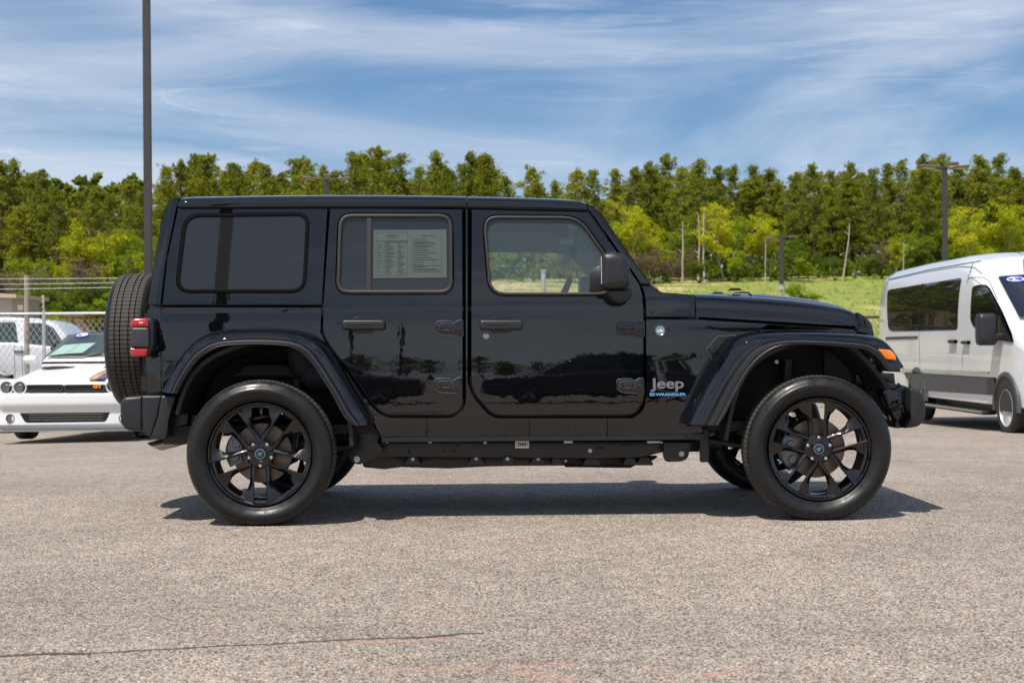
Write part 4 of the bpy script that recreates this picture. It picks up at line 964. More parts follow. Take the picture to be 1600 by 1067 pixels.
# arch liners
def liner(cx, cz, r, y0, y1, a0, a1, name):
    B = MB(); B.pillow(rpoly([(cx-.50, .62), (cx-.46, cz+.52), (cx+.46, cz+.52), (cx+.50, .62)], .12, 5), y1+.005, y1+.03, .004, 1); o = B.build('arch_wall', LINER, suv); mir(o)
    B = MB(); rings = []
    for k in range(21):
        a = rad(a0+(a1-a0)*k/20); c, s_ = math.cos(a), math.sin(a); R = r*(1+.02*math.sin(6*a)); s_ *= 1.22
        rings.append([(cx+R*c, y0, cz+R*s_), (cx+R*c, y0+.16, cz+R*s_), (cx+(R-.02)*c, y0+.19, cz+(R-.02)*s_), (cx+(R-.03)*c, y1-.05, cz+(R-.03)*s_), (cx+(R-.10)*c, y1, cz+(R-.10)*s_), (cx+.18*c, y1+.01, cz+.10+.18*s_),
                      (cx+.18*c, y1+.03, cz+.10+.18*s_), (cx+(R+.02)*c, y1+.03, cz+(R+.02)*s_), (cx+(R+.02)*c, y0, cz+(R+.02)*s_)])
    B.loft(rings, True, True); o = B.build(name, LINER, suv, 40); mir(o); return o
liner(-.0, .40, .475, .07, .58, 2, 160, 'wheel_arch_liner'); liner(2.99, .39, .475, .07, .60, 32, 176, 'wheel_arch_liner')
B = MB(); B.pillow(on(rpoly([(372, 583), (382, 567, 12), (450, 567, 14), (468, 585), (478, 592), (360, 590)], 3, 4), .45), .42, .60, .02, 3); B.build('arch_pod', LINER, suv, 50)

GLBK = mat('hole_black', (.002, .002, .002), .7)
B = MB(); B.pillow(on(rpoly([(1290, 538), (1350, 545), (1384, 582), (1386, 612), (1400, 640), (1392, 655), (1350, 600), (1290, 590)], 4, 3), .40), .44, .48, .006, 2); o = B.build('arch_gap_filler', LINER, suv, 50); mir(o)  # added dark panel that blocks the sky gap between flare and liner
# ---- fender vent, badges
vo = [(1102.5, 545.6), (1120.8, 525, 3), (1149.7, 523.6, 2), (1140, 530, 3), (1113, 564)]
B = MB(); V = J(rpoly(vo, 3, 3)); B.pillow(V, lambda x, z: YB(x, z)-.006, lambda x, z: YB(x, z)+.01, .003, 2)
vent = B.build('fender_vent', PAINT, suv, 50)
B = MB(); B.tube([(x, YB(x, z)-.0075, z) for x, z in V+[V[0]]], .0022, 5); B.build('vent_edge_highlight', mat('edge_highlight_grey', (.16, .165, .18), .3, metal=.5), vent)  # grey tube stands in for the bright highlight round the vent
vi = J(rpoly([(1106, 545), (1122, 528), (1137, 527.5), (1113, 556)], 2, 3)); B = MB(); B.pillow(vi, lambda x, z: YB(x, z)-.0068, lambda x, z: YB(x, z), .0005, 1); B.build('vent_mesh_back', GLBK, vent)
B = MB()
for i in range(9):
    for j in range(7):
        px = 1106+i*3.9+(j % 2)*1.9; py = 527.5+j*4.3
        if py < 545-(px-1106)*1.05 or py > 547+(1113-px)*-1.2+ (0 if px > 1112 else 6) or px > 1137 or (px > 1113 and py > 556-(px-1113)*1.15): continue
        x, z = J([(px, py)])[0]; B.lathe_y([(.0045, -.0035), (.0056, -.0035), (.0056, 0), (.0045, 0)], (x, YB(x, z)-.0085, z), 6, closed=True)
B.build('vent_mesh', mat('mesh_grey', (.13, .13, .14), .35), vent)
bx, bz = J([(1031.2, 516)])[0]; yb = YB(bx, bz)
B = MB(); B.lathe_y([(.0245, -.003), (.0275, -.005), (.029, -.001), (.029, .004)], (bx, yb, bz), 32); bd = B.build('round_badge', BADGE, suv)
B = MB(); B.disc_y(.0245, (bx, yb-.002, bz), 32, .003); B.build('badge_face', mat('badge_face', (.10, .24, .34), .4), bd)
SILV = mat('badge_silver', (.6, .68, .72), .4)
B = MB()
B.add([(bx-.019, yb-.0035, bz-.008), (bx-.010, yb-.0035, bz+.004), (bx-.004, yb-.0035, bz-.002), (bx+.004, yb-.0035, bz+.010), (bx+.010, yb-.0035, bz+.001), (bx+.014, yb-.0035, bz+.004), (bx+.020, yb-.0035, bz-.008)], [(0, 1, 2, 3, 4, 5, 6)])
B.add([(bx-.018, yb-.0035, bz-.011), (bx-.016, yb-.0035, bz-.014), (bx+.016, yb-.0035, bz-.014), (bx+.018, yb-.0035, bz-.011)], [(0, 1, 2, 3)])
for k in range(14):
    a = PI*(.06+.88*k/13); x = bx+.0195*math.cos(a); z = bz+.0195*math.sin(a); B.box((x, yb-.003, z), (.0028, .001, .003))
B.build('badge_relief', SILV, bd, smooth=False)
x, z = J([(1018.5, 606.5)])[0]; x2, _ = J([(1070.5, 606)])[0]
text('Jeep', .079, BADGE, suv, 'lettering', (x, YB(x, z)-.005, z), .004, bold=.0014, width=x2-x)
x, z = J([(1024.5, 618.3)])[0]; x2, _ = J([(1071.6, 606)])[0]
text('WRANGLER', .021, BADGEB, suv, 'lettering', (x, YB(x, z)-.003, z), .002, bold=.0005, width=x2-x)
x, z = J([(1015.5, 618.3)])[0]; x2, _ = J([(1023.2, 606)])[0]
B = MB(); B.pillow([(x, z-.001), (x2, z-.001), (x2, z+.016), (x, z+.016)], .197, .203, .001, 1); eb = B.build('badge_block', BADGEB, suv)
text('4xe', .013, mat('badge_dark', (.02, .06, .12), .5), eb, 'lettering', (x+.002, .1965, z+.003), .0004, width=(x2-x)*.85)

# ---- mirror
def mirror_unit():
    B = MB(); ol = on(rpoly([(938.6, 448, 9), (938.6, 397, 6), (957, 393.3, 12), (976, 399, 14), (983.5, 417, 14), (983, 446, 10), (977, 451, 8), (944, 452, 8)], 8, 5), .05)
    B.pillow(ol, -.03, .15, .045, 5, True); mr = B.build('door_mirror', PLAST, door['f', 0], 60)
    B = MB(); ol = on(rpoly([(948, 452), (985, 451), (987, 462, 6), (978, 472, 6), (965, 474, 5), (955, 468, 4), (948, 460, 3)], 3, 4), .12); B.pillow(ol, .06, .215, .015, 3); B.build('mirror_arm', PLAST, mr, 50)
    x = on([(938.6, 420)], .05)[0][0]
    B = MB(); B.box((x+.001, .06, on([(938, 423)], .06)[0][1]), (.006, .13, .15), bev=.002); B.build('mirror_glass', CHROME, mr)
    return mr
mr = mirror_unit()
B = MB(); B.pillow([(1.83, 1.22), (1.83, 1.40), (1.93, 1.42), (1.99, 1.36), (1.99, 1.22)], WID-.15, WID+.06, .03, 3, True); B.build('door_mirror', PLAST, door['f', 1], 60)
# the mirror's own black sail on the door's window corner
B = MB(); B.pillow(J(rpoly([(921, 455.5), (922, 425, 1), (936, 414, 1), (962, 421, 3), (962, 452, 6), (946, 459, 5)], 2, 3)), lambda x, z: YB(x, z)+.004, lambda x, z: YB(x, z)+.03, .002, 1)
B.build('mirror_sail', PLAST, door['f', 0], 50)

# ---- tail lamps
def tail():
    B = MB(); f = lambda x, z: .205+max(0, -.60-x)*.35
    B.pillow(on(rpoly([(208, 556, 4), (208, 498.5, 4), (238, 495.5, 8), (242.5, 505, 6), (242.5, 545, 8), (234, 558, 6)], 4, 4), .19), .165, .32, .02, 4); tl = B.build('tail_lamp', PLAST, suv, 50)
    B = MB(); B.pillow(on(rpoly([(204.8, 511.3, 2), (205.5, 498, 5), (232, 497.4, 3), (233.5, 511, 1)], 2, 4), .17), .148, .34, .012, 4); B.build('red_lens', RED, tl, 50)
    B = MB(); B.pillow(on(rpoly([(204.2, 543.6, 1), (232.5, 544, 2), (231.5, 556.6, 4), (205.5, 557.6, 5)], 2, 4), .17), .148, .34, .012, 4); B.build('red_lens', RED, tl, 50)
    B = MB(); B.pillow(on(rpoly([(206.5, 543), (206.5, 512), (234, 512), (235, 543)], 3, 4), .17), .143, .33, .01, 4); B.build('lamp_cover', mat('lamp_cover', (.035, .037, .042), .35), tl, 50)
    B = MB(); B.pillow(on([(218, 505.5), (218, 503), (224.5, 503), (224.5, 505.5)], .16), .1465, .15, .0005, 1); B.build('lamp_glint', mat('painted_glint', (.95, .5, .4), .3), tl)  # pale patch painted on the red lens as a glint
    return tl
t = tail(); t2 = mir(t)
for c in list(t.children): mir(c).parent = t2

# ---- rear bumper
def bump(ol, y0, y1, name, r=.02):
    B = MB(); B.pillow(on(ol, .13), y0, y1, r, 4, True); return B.build(name, PLAST, suv, 45)
bump(rpoly([(184.3, 662, 5), (183.6, 628, 8), (190, 620.5, 6), (219.3, 618.6, 0), (221, 675, 0), (194, 673.5, 6)], 3, 4), .17, WID-.17, 'rear_bumper', .022)
bump(rpoly([(220.7, 618.4, 1), (252, 618, 2), (246, 650, 0), (234, 684.2, 2), (222.3, 675.6, 1)], 1, 3), .135, WID-.135, 'rear_bumper_corner', .012)
bump(rpoly([(253, 618, 1), (277, 617.5, 4), (272, 632, 2), (264.6, 655, 2), (262, 683, 3), (256, 686.8, 2), (235.5, 684, 1), (247.5, 650, 0)], 2, 3), .115, WID-.115, 'rear_bumper_end', .012)
B = MB()
B.box((-.42, .45, .52), (.38, .10, .12)); B.box((-.40, WID-.45, .52), (.38, .10, .12)); B.box((-.48, WID/2, .50), (.2, 1.2, .16))
B.pillow(on(rpoly([(268, 640), (290, 617), (300, 617), (296, 662), (266, 670)], 2, 2), .3), .26, .5, .01, 2)
B.build('bumper_bracket', FRAMEM, suv)
# exhaust tip
a = on([(292, 684)], .42)[0]; b = on([(242, 697.5)], .42)[0]
B = MB(); e = Vector((b[0]-a[0], 0, b[1]-a[1])).normalized(); rings = []
nrm_ = Vector((-e.z, 0, e.x))
for k, t in enumerate((-.12, 0, 1)):
    c = Vector((a[0], .42, a[1]))+(Vector((b[0]-a[0], 0, b[1]-a[1])))*t; R = []
    for j in range(24):
        q = 2*PI*j/24; off = nrm_*math.cos(q)*.032+Vector((0, 1, 0))*math.sin(q)*.045
        sl = e*(-math.cos(q)*.035 if t == 1 else 0)*(-1 if nrm_.z < 0 else 1); R.append(c+off-sl)
    rings.append(R)
inner = [[p-(p-(Vector((b[0], .42, b[1]))))*.10 for p in rings[-1]], [p-e*.10-(p-Vector((b[0], .42, b[1])))*.2 for p in rings[-1]]]
B.loft(rings+inner, True, False); B.build('exhaust_tip', EXH, suv, 50)
B = MB(); B.tube([(a[0], .42, a[1]), (a[0]+.2, .45, a[1]+.05), (a[0]+.6, .62, a[1]+.03), (.7, .62, .42), (1.6, .75, .36), (2.3, .8, .38)], .035, 10); B.build('exhaust_pipe', EXH, suv)

# ---- front bumper
B = MB(); B.pillow(on(rpoly([(1418.5, 605, 2), (1437, 611, 7), (1443.5, 627, 6), (1443.3, 655, 8), (1432, 666.5, 6), (1410, 668.6, 2), (1418.5, 655, 2)], 3, 4), .30), .26, WID-.26, .02, 4, True); B.build('front_bumper', PLAST, suv, 45)
B = MB(); B.pillow(on(rpoly([(1404, 600), (1419, 604.5), (1421, 628), (1411, 668), (1398, 669), (1391, 640), (1383, 632), (1375, 612), (1380, 598)], 2, 2), .36), .34, .62, .012, 2)
B.pillow(on(rpoly([(1375, 583), (1398, 583), (1400, 602), (1376, 604)], 2, 2), .5), .5, WID-.5, .01, 2, True)
B.build('bumper_bracket', RIMM, suv, 45)
B = MB()
for p in (((1384, 603), (1398, 606), (1406, 600)), ((1396, 640), (1409, 634), (1414, 650)), ((1380, 612), (1388, 640), (1400, 660))):
    B.tube([(on([q], .33)[0][0], .335, on([q], .33)[0][1]) for q in p], .011, 8)
for q in ((1405, 628),):
    x, z = on([q], .33)[0]; B.lathe_y([(.0001, 0), (.012, 0), (.014, .01)], (x, .318, z), 12)
B.build('bumper_fixings', RIMM, suv, 45)
B = MB()
for y in (.42, WID-.42): B = MB(); B.tube([(3.30, y, .78), (3.44, y, .775)], .05, 16); B.build('fog_lamp', SMOKE, suv)

GLBK = mat('hole_black', (.002, .002, .002), .7)
# ---- ladder frame, skid plates, mounts
B = MB()
zt = on([(800, 689.5)], .36)[0][1]; zb3 = on([(800, 714)], .36)[0][1]
for y in (.34, WID-.42):
    f = rpoly([(566, 690), (1010, 689), (1090, 688), (1095, 700), (1035, 706, 10), (1005, 714, 6), (930, 716, 8), (620, 713.5), (590, 716, 4), (566, 712)], 2, 2)
    B = MB(); B.pillow(on(f, .35), y, y+.08, .008, 2, True); B.build('frame_rail', FRAMEM, suv, 45)
def fx(ol, y0, y1, name, m=FRAMEM, r=.005):
    B = MB(); B.pillow(on(rpoly(ol, 3, 3), (y0+y1)/2 if y1-y0 < .1 else y0), y0, y1, r, 2, True); return B.build(name, m, suv, 45)
fx([(552, 672), (596, 672), (590, 690), (600, 702), (588, 716), (560, 726, 6), (546, 719, 8), (544, 704, 5), (556, 696), (556, 688)], .285, .335, 'body_mount')
fx([(1036, 690), (1078, 690), (1075, 714, 5), (1066, 720.5, 5), (1040, 721), (1036, 712)], .29, .335, 'body_mount')
fx([(1092, 668), (1108, 668), (1107, 721), (1094, 722)], .25, .30, 'sill_bracket')
fx([(612, 712), (1028, 712), (1020, 718), (985, 728, 4), (890, 726.5), (800, 727), (760, 728), (700, 731), (600, 728), (590, 718)], .55, .62, 'skid_plate')
fx([(560, 700), (640, 712), (640, 728), (600, 733), (568, 730)], .50, .8, 'skid_plate')
for c in ((645, 716, 14), (744, 716, 15), (840, 716, 13), (870, 718, 11), (925, 717, 16), (985, 718, 12), (1008, 720, 14)):
    fx([(c[0]-c[2], 727), (c[0]-c[2]*.5, 713.5), (c[0]+c[2]*.5, 713.5), (c[0]+c[2], 727)], .38, .5, 'frame_outrigger')
fx([(785, 712), (802, 712), (802, 727, 3), (785, 727, 3)], .33, .42, 'frame_outrigger')
B = MB(); a = on([(910, 727)], .5)[0]; b = on([(985, 728.5)], .5)[0]; c = on([(1003, 718)], .5)[0]
B.tube([(a[0]-.1, .5, a[1]), (b[0], .5, b[1]), (c[0], .5, c[1])], .010, 6); B.build('brake_pipe', FRAMEM, suv)
B = MB(); B.box((1.5, WID/2, .46), (1.7, .9, .14)); B.box((1.1, WID/2, .40), (.5, .16, .14)); B.box((2.3, WID/2, .42), (.6, .4, .2), bev=.03); B.build('transmission', FRAMEM, suv)
bolts = [(557, 678, .30, .016), (557.5, 717.5, .28, .017), (1065, 709, .285, .015), (645, 717, .376, .010), (744, 716, .376, .010), (793, 717, .328, .010), (841, 717, .376, .009), (604.5, 689.8, .336, .009), (758, 691, .336, .009), (884, 720, .376, .007), (922, 704, .334, .012), (1034, 691, .288, .006)]
for px, py, y, r in bolts:
    x, z = on([(px, py)], y)[0]; B = MB(); B.lathe_y([(.0001, -.006), (r*.45, -.006), (r*.5, -.002), (r, -.001), (r, .006)], (x, y, z), 12); B.build('bolt', STEEL, suv)
B = MB()
for px, py, r, r2 in ((605, 693, .014, .013), (639, 705, .008, .016), (693, 704.5, .007, .007), (710, 704.5, .007, .007), (716, 693, .014, .014), (571, 692, .010, .012), (938, 700, .026, .007), (980, 694, .034, .008), (594, 693, .006, .008), (703, 690, .012, .006)):
    x, z = on([(px, py)], .335)[0]
    B = MB(); B.pillow([(x+r*math.cos(2*PI*k/12), z+r2*math.sin(2*PI*k/12)) for k in range(12)], .3375, .342, .0005, 1); B.build('frame_hole', GLBK, suv)
B = MB(); q = on([(805, 700), (826.5, 700), (826.5, 689), (805, 689)], .336); B.pillow(q, .3365, .342, .0005, 1); st = B.build('frame_sticker', mat('sticker_white', (.7, .68, .65), .5), suv)
text('1844C', .030, INK, st, 'lettering', (q[1][0]-.004, .3358, q[2][1]-.007), .0002, xdir=(-1, 0, 0), up=(0, 0, -1), bold=.0008, width=.062)
for px, w_ in ((1022, 22), (888, 14), (672, 5)):
    x, z = on([(px, 690.5)], .33)[0]; B = MB(); B.box((x, .332, z), (w_*.0035, .004, .010)); B.build('frame_tag', PAPER, suv)
# axles and suspension
for X in (0, 3.008):
    B = MB(); B.tube([(X, .25, .385), (X, WID-.25, .385)], .042, 12); B.lathe_y([(.05, -.14), (.13, -.07), (.14, 0), (.13, .07), (.05, .14)], (X, 1.02 if X else .935, .385), 20); B.build('axle', FRAMEM, suv, 45)
    for y in (.50, WID-.50):
        B = MB(); hx_ = X-.12 if X > 1 else X+.10
        B.tube([(hx_, y, .33), (hx_+.03, y, .60), (hx_+.05, y, .86)], [.03, .03, .045], 12); B.build('shock_absorber', FRAMEM, suv, 45)
        B = MB(); P = [(X+.055*math.cos(k*.7), y+.12+.055*math.sin(k*.7), .42+k*.0068) for k in range(60)]; B.tube(P, .008, 6); B.build('coil_spring', FRAMEM, suv)
        B = MB(); s_ = -1 if X > 1 else 1
        B.tube([(X+s_*.04, y+.02, .33), (X+s_*.62, y+.10, .42)], .026, 8); B.build('control_arm', FRAMEM, suv)
B = MB(); B.tube([(2.45, .42, .44), (2.58, .42, .47), (2.66, .45, .485), (2.78, .5, .485)], .013, 8); B.build('brake_hose', mat('hose_grey', (.16, .15, .13), .5), suv)
x, z = on([(1208, 565)], .4)[0]; B = MB(); B.lathe_y([(.0001, 0), (.010, 0), (.014, .008)], (x, .30, z), 12); B.build('bolt', STEEL, suv)

# ---- wheels
def tyre_mat(name, col):
    m = bpy.data.materials.new(name); m.use_nodes = True; t = m.node_tree; b = t.nodes['Principled BSDF']
    b.inputs['Base Color'].default_value = (*col, 1); b.inputs['Roughness'].default_value = .55; b.inputs['Specular IOR Level'].default_value = .32
    uv = nn(t, 'ShaderNodeUVMap'); sp = nn(t, 'ShaderNodeSeparateXYZ'); t.links.new(uv.outputs[0], sp.inputs[0])
    # lateral sipes: angle * count + zigzag over width
    zig = mth(t, 'PINGPONG', mth(t, 'MULTIPLY', sp.outputs[1], 40), .5)
    ph = mth(t, 'ADD', mth(t, 'MULTIPLY', sp.outputs[0], 96), mth(t, 'MULTIPLY', zig, .9))
    fr_ = mth(t, 'FRACT', ph); cut = mth(t, 'GREATER_THAN', mth(t, 'ABSOLUTE', mth(t, 'SUBTRACT', fr_, .5)), .35)
    on_ = mth(t, 'MULTIPLY', mth(t, 'GREATER_THAN', sp.outputs[1], .285), mth(t, 'LESS_THAN', sp.outputs[1], .715))
    cut = mth(t, 'MULTIPLY', cut, on_)
    # rim-side text band and shoulder ribs
    rib = mth(t, 'MULTIPLY', mth(t, 'GREATER_THAN', mth(t, 'SINE', mth(t, 'MULTIPLY', sp.outputs[0], 2*PI*72)), .0), mth(t, 'LESS_THAN', mth(t, 'ABSOLUTE', mth(t, 'SUBTRACT', sp.outputs[1], .258)), .026))
    cc = nn(t, 'ShaderNodeTexCoord'); no = nn(t, 'ShaderNodeTexNoise'); no.inputs['Scale'].default_value = 24; no.inputs['Detail'].default_value = 5; t.links.new(cc.outputs['Object'], no.inputs['Vector'])
    mr_ = nn(t, 'ShaderNodeMapRange'); mr_.inputs[1].default_value = .35; mr_.inputs[2].default_value = .7; mr_.inputs[3].default_value = .26; mr_.inputs[4].default_value = .50; t.links.new(no.outputs[0], mr_.inputs[0]); t.links.new(mth(t, 'MAXIMUM', mr_.outputs[0], mth(t, 'MULTIPLY', on_, .8)), b.inputs['Roughness'])
    # tread faces lighter than the rubber, sipes near black
    tread_face = mth(t, 'MULTIPLY', on_, mth(t, 'SUBTRACT', 1.0, cut))
    mxx = nn(t, 'ShaderNodeMix', data_type='RGBA'); t.links.new(mth(t, 'MULTIPLY', tread_face, .8), mxx.inputs[0]); mxx.inputs[6].default_value = (*col, 1); mxx.inputs[7].default_value = (.085, .076, .068, 1)
    mx2 = nn(t, 'ShaderNodeMix', data_type='RGBA'); t.links.new(cut, mx2.inputs[0]); t.links.new(mxx.outputs[2], mx2.inputs[6]); mx2.inputs[7].default_value = (.004, .004, .004, 1); t.links.new(mx2.outputs[2], b.inputs['Base Color'])
    cx_ = nn(t, 'ShaderNodeCombineXYZ'); t.links.new(mth(t, 'MULTIPLY', sp.outputs[0], 150), cx_.inputs[0]); t.links.new(mth(t, 'MULTIPLY', sp.outputs[1], 60), cx_.inputs[1])
    nv = nn(t, 'ShaderNodeTexVoronoi'); nv.distance = 'CHEBYCHEV'; nv.inputs['Scale'].default_value = 1; t.links.new(cx_.outputs[0], nv.inputs['Vector'])
    sect = mth(t, 'GREATER_THAN', mth(t, 'SINE', mth(t, 'MULTIPLY', sp.outputs[0], 2*PI*4)), -.1)
    emb = mth(t, 'MULTIPLY', mth(t, 'MULTIPLY', mth(t, 'GREATER_THAN', nv.outputs['Distance'], .36), sect), mth(t, 'LESS_THAN', mth(t, 'ABSOLUTE', mth(t, 'SUBTRACT', sp.outputs[1], .150)), .020))
    hgt = mth(t, 'ADD', mth(t, 'ADD', mth(t, 'MULTIPLY', cut, -1.0), mth(t, 'MULTIPLY', rib, .5)), mth(t, 'MULTIPLY', emb, .8))
    bp = nn(t, 'ShaderNodeBump'); bp.inputs['Distance'].default_value = .006; bp.inputs['Strength'].default_value = .9; t.links.new(hgt, bp.inputs['Height']); t.links.new(bp.outputs[0], b.inputs['Normal'])
    return m
TYRE = tyre_mat('tyre_rubber', (.0125, .0125, .0130))
def tyre_mesh(name, flat, R=.397, W=.255):
    gv = []                                            # tread with four grooves
    half = [(.275, .050), (.283, .034), (.292, .024), (.300, .018), (.302, .0145), (.322, .006), (.326, .0035), (.338, .001), (.350, .002), (.352, .0045), (.362, .008), (.374, .016), (.384, .026), (.3905, .038), (.3945, .050)]
    tread = [(.3950, .052)]; y = .052
    ys_ = [.073, .104, .151, .182]
    for g in ys_: tread += [(.3968, g-.0035), (.388, g-.003), (.388, g+.003), (.3968, g+.0035)]
    tread += [(.3950, W-.052)]
    prof = half+tread+[(r, W-y) for r, y in reversed(half)]
    prof = [(r*R/.397, y) for r, y in prof]
    n = 144; k = len(prof); vs = []; fs = []
    L = [0]
    for i in range(1, k): L.append(L[-1]+math.dist(prof[i], prof[i-1]))
    for i in range(n):
        q = 2*PI*i/n
        for r, y in prof:
            z = r*math.sin(q); x = r*math.cos(q)
            if flat and z < -.375: z = -.375+(z+.375)*.38
            vs.append((x, y, z))
    for i in range(n):
        j = (i+1) % n
        for a in range(k-1): fs.append((i*k+a, i*k+a+1, j*k+a+1, j*k+a))
    me = bpy.data.meshes.new(name); me.from_pydata(vs, [], fs); uvl = me.uv_layers.new(name='uv'); uv = []
    for i in range(n):
        for a in range(k-1):
            va, vb = L[a]/L[-1], L[a+1]/L[-1]; uv += [(i/n, va), (i/n, vb), ((i+1)/n, vb), ((i+1)/n, va)]
    uvl.data.foreach_set('uv', [c for u in uv for c in u])
    me.polygons.foreach_set('use_smooth', [True]*len(fs)); me.materials.append(TYRE); me.update()
    b = bmesh.new(); b.from_mesh(me); bmesh.ops.recalc_face_normals(b, faces=b.faces); b.to_mesh(me); b.free(); me.set_sharp_from_angle(angle=rad(50))
    return me
def rim_mesh(rot):
    B = MB()
    B.lathe_y([(.2745, .036), (.2765, .030), (.2745, .0265), (.268, .028), (.265, .034), (.262, .046), (.250, .052), (.246, .07), (.246, .20), (.262, .215), (.270, .222), (.278, .214), (.262, .20), (.256, .17), (.256, .06), (.270, .05)], (0, 0, 0), 72, closed=True)
    for k in range(5):
        A = rot+k*2*PI/5
        ux, uz = math.cos(A), math.sin(A); tx, tz = -math.sin(A), math.cos(A)
        for s_ in (-1, 1):
            rings = []
            for r, ei, w_, y0, ye in ((.052, .026, .022, .052, .060), (.080, .029, .025, .048, .060), (.115, .031, .025, .044, .060), (.155, .032, .028, .040, .062), (.185, .033, .038, .037, .064), (.212, .034, .050, .035, .066), (.240, .034, .070, .034, .066), (.2640, .034, .086, .035, .054)):
                eo = ei+w_
                def pt(o, y):
                    rr_ = r if r < .2 else r-(o*o)/(2*r)*1.0
                    return (ux*rr_+tx*o*s_, y, uz*rr_+tz*o*s_)
                R = [pt(ei, y0+.004), pt(ei+.004, y0), pt(ei+.009, y0+.001), pt(eo-.002, ye), pt(eo, ye+.004), pt(eo-.004, ye+.030), pt(ei+.003, y0+.034)]
                rings.append(R if s_ > 0 else R[::-1])
            B.loft(rings)
    B.lathe_y([(.0001, .050), (.034, .050), (.040, .046), (.050, .047), (.070, .050), (.078, .058), (.080, .10), (.0001, .10)], (0, 0, 0), 60)
    me_o = B.build('wheel', RIMM, None, 32); me = me_o.data; bpy.data.objects.remove(me_o); return me
TY1 = tyre_mesh('tyre', True)
RIMS = {}
def wheel(loc, rot, farside=False, cal=PI):
    key = rot
    if key not in RIMS: RIMS[key] = rim_mesh(rot)
    w_ = bpy.data.objects.new('wheel', RIMS[key]); COL.objects.link(w_); w_.parent = suv; w_.location = loc
    if farside: w_.rotation_euler = (0, 0, PI)
    t = bpy.data.objects.new('tyre', TY1); COL.objects.link(t); t.parent = w_
    for k in range(5):
        a = rot+k*2*PI/5; x, z = .0635*math.cos(a), .0635*math.sin(a)
        B = MB(); B.lathe_y([(.0165, .056), (.0150, .050), (.0150, .060)], (x, 0, z), 16, closed=True); B.build('lug_seat', RIMM, w_)
        B = MB(); B.lathe_y([(.0001, .034), (.006, .0345), (.0095, .038), (.0100, .056)], (x, 0, z), 6+6); B.build('lug_nut', CHROME, w_, 25)
    B = MB(); B.lathe_y([(.0001, .0445), (.0225, .0445), (.024, .043), (.0275, .043), (.0285, .047)], (0, 0, 0), 32); cap = B.build('centre_cap', BADGE, w_)
    B = MB(); B.disc_y(.0235, (0, .0415, 0), 32, .002); B.build('cap_face', mat('cap_face', (.008, .02, .03), .3), cap)
    B = MB(); B.tube([(-.012, .0405, -.004), (-.004, .0405, .006), (.003, .0405, -.001), (.012, .0405, .009)], .0018, 5); B.tube([(-.006, .0405, -.011), (.001, .0405, -.004), (.006, .0405, -.009)], .0018, 5); B.build('cap_mark', mat('cap_blue', (.10, .40, .60), .4), cap)
    B = MB(); B.lathe_y([(.075, .125), (.160, .125), (.162, .128), (.162, .150), (.075, .150)], (0, 0, 0), 48, closed=True); B.build('brake_disc', DISCM, w_)
    B = MB(); B.lathe_y([(.0001, .095), (.060, .095), (.075, .105), (.078, .150), (.0001, .150)], (0, 0, 0), 32); B.build('wheel_hub', FRAMEM, w_)
    B = MB()
    for k in range(8):
        pass
    rings = []
    for k in range(9):
        a = cal-.55+1.1*k/8; c, s_ = math.cos(a), math.sin(a); t_ = math.sin(PI*k/8)*.012
        rings.append([(c*.112, .095, s_*.112), (c*(.168+t_), .095, s_*(.168+t_)), (c*(.185+t_), .105, s_*(.185+t_)), (c*(.185+t_), .175, s_*(.185+t_)), (c*.112, .175, s_*.112)])
    B.loft(rings); a = cal
    for d in (-.28, .28):
        B.lathe_y([(.0001, -.012), (.022, -.012), (.026, -.004), (.026, .02)], (math.cos(a+d)*.145, .095, math.sin(a+d)*.145), 16)
    B.build('brake_caliper', CALM, w_, 40)
    return w_
ZH = .3835
wheel((0, 0, ZH), -PI/2, cal=rad(172)); wheel((3.008, 0, ZH), PI/2, cal=rad(188))
wheel((0, WID, ZH), -PI/2+.3, True); wheel((3.008, WID, ZH), PI/2+.5, True)
# small red paint dot on the front tyre
# spare wheel
sp_t = tyre_mesh('tyre', False, R=.40)
spare = bpy.data.objects.new('spare_wheel', rim_mesh(PI/2)); COL.objects.link(spare); spare.parent = suv
spare.rotation_euler = (0, rad(-1.5), -PI/2)          # local +y (inner side) towards the tailgate
tt = bpy.data.objects.new('tyre', sp_t); COL.objects.link(tt); tt.parent = spare
spare.location = (-.975, .935, 1.0)
B = MB(); B.box((-.72, .935, 1.0), (.12, .30, .30), bev=.03); B.build('spare_carrier', PLAST, suv)

# ---- interior
B = MB(); B.box((1.98, WID/2, 1.11), (.42, 1.36, .20), bev=.05); B.box((2.05, 1.30, 1.20), (.2, .36, .07), bev=.02); B.build('dashboard', INTER, suv, 50)
def seat(x, y):
    B = MB(); B.box((x, y, .78), (.52, .5, .16), bev=.05); B.box((x-.26, y, 1.08), (.15, .48, .62), Matrix.Rotation(-.22, 3, 'Y'), bev=.05); s_ = B.build('seat', INTER, suv, 50)
    B = MB(); B.box((x-.36, y, 1.47), (.10, .27, .18), Matrix.Rotation(-.15, 3, 'Y'), bev=.03); B.build('headrest', INTER, s_, 50)
seat(1.22, .60); seat(1.22, 1.27)
B = MB(); B.box((.42, WID/2, .80), (.5, 1.2, .16), bev=.05); B.box((.15, WID/2, 1.05), (.15, 1.2, .56), Matrix.Rotation(-.2, 3, 'Y'), bev=.05); B.build('rear_bench', INTER, suv, 50)
for y0, y1 in ((1.50, 1.58), (.29+.04, .29+.06)):
    if y0 < 1: continue
    tx0, tz0 = WY(752, 393.5, y0); B = MB(); tr_ = [WY(a, b, y0) for a, b in rpoly([(600, 393.5), (872, 393.5, 16), (898, 404, 12), (925, 440, 6), (950, 470, 2), (975, 470, 2), (905, 352, 6), (600, 352)], 3, 5)]
    B.pillow(tr_, y0, y1, .008, 3); B.build('roof_side_trim', mat('trim_grey', (.50, .56, .56), .8), suv, 50)
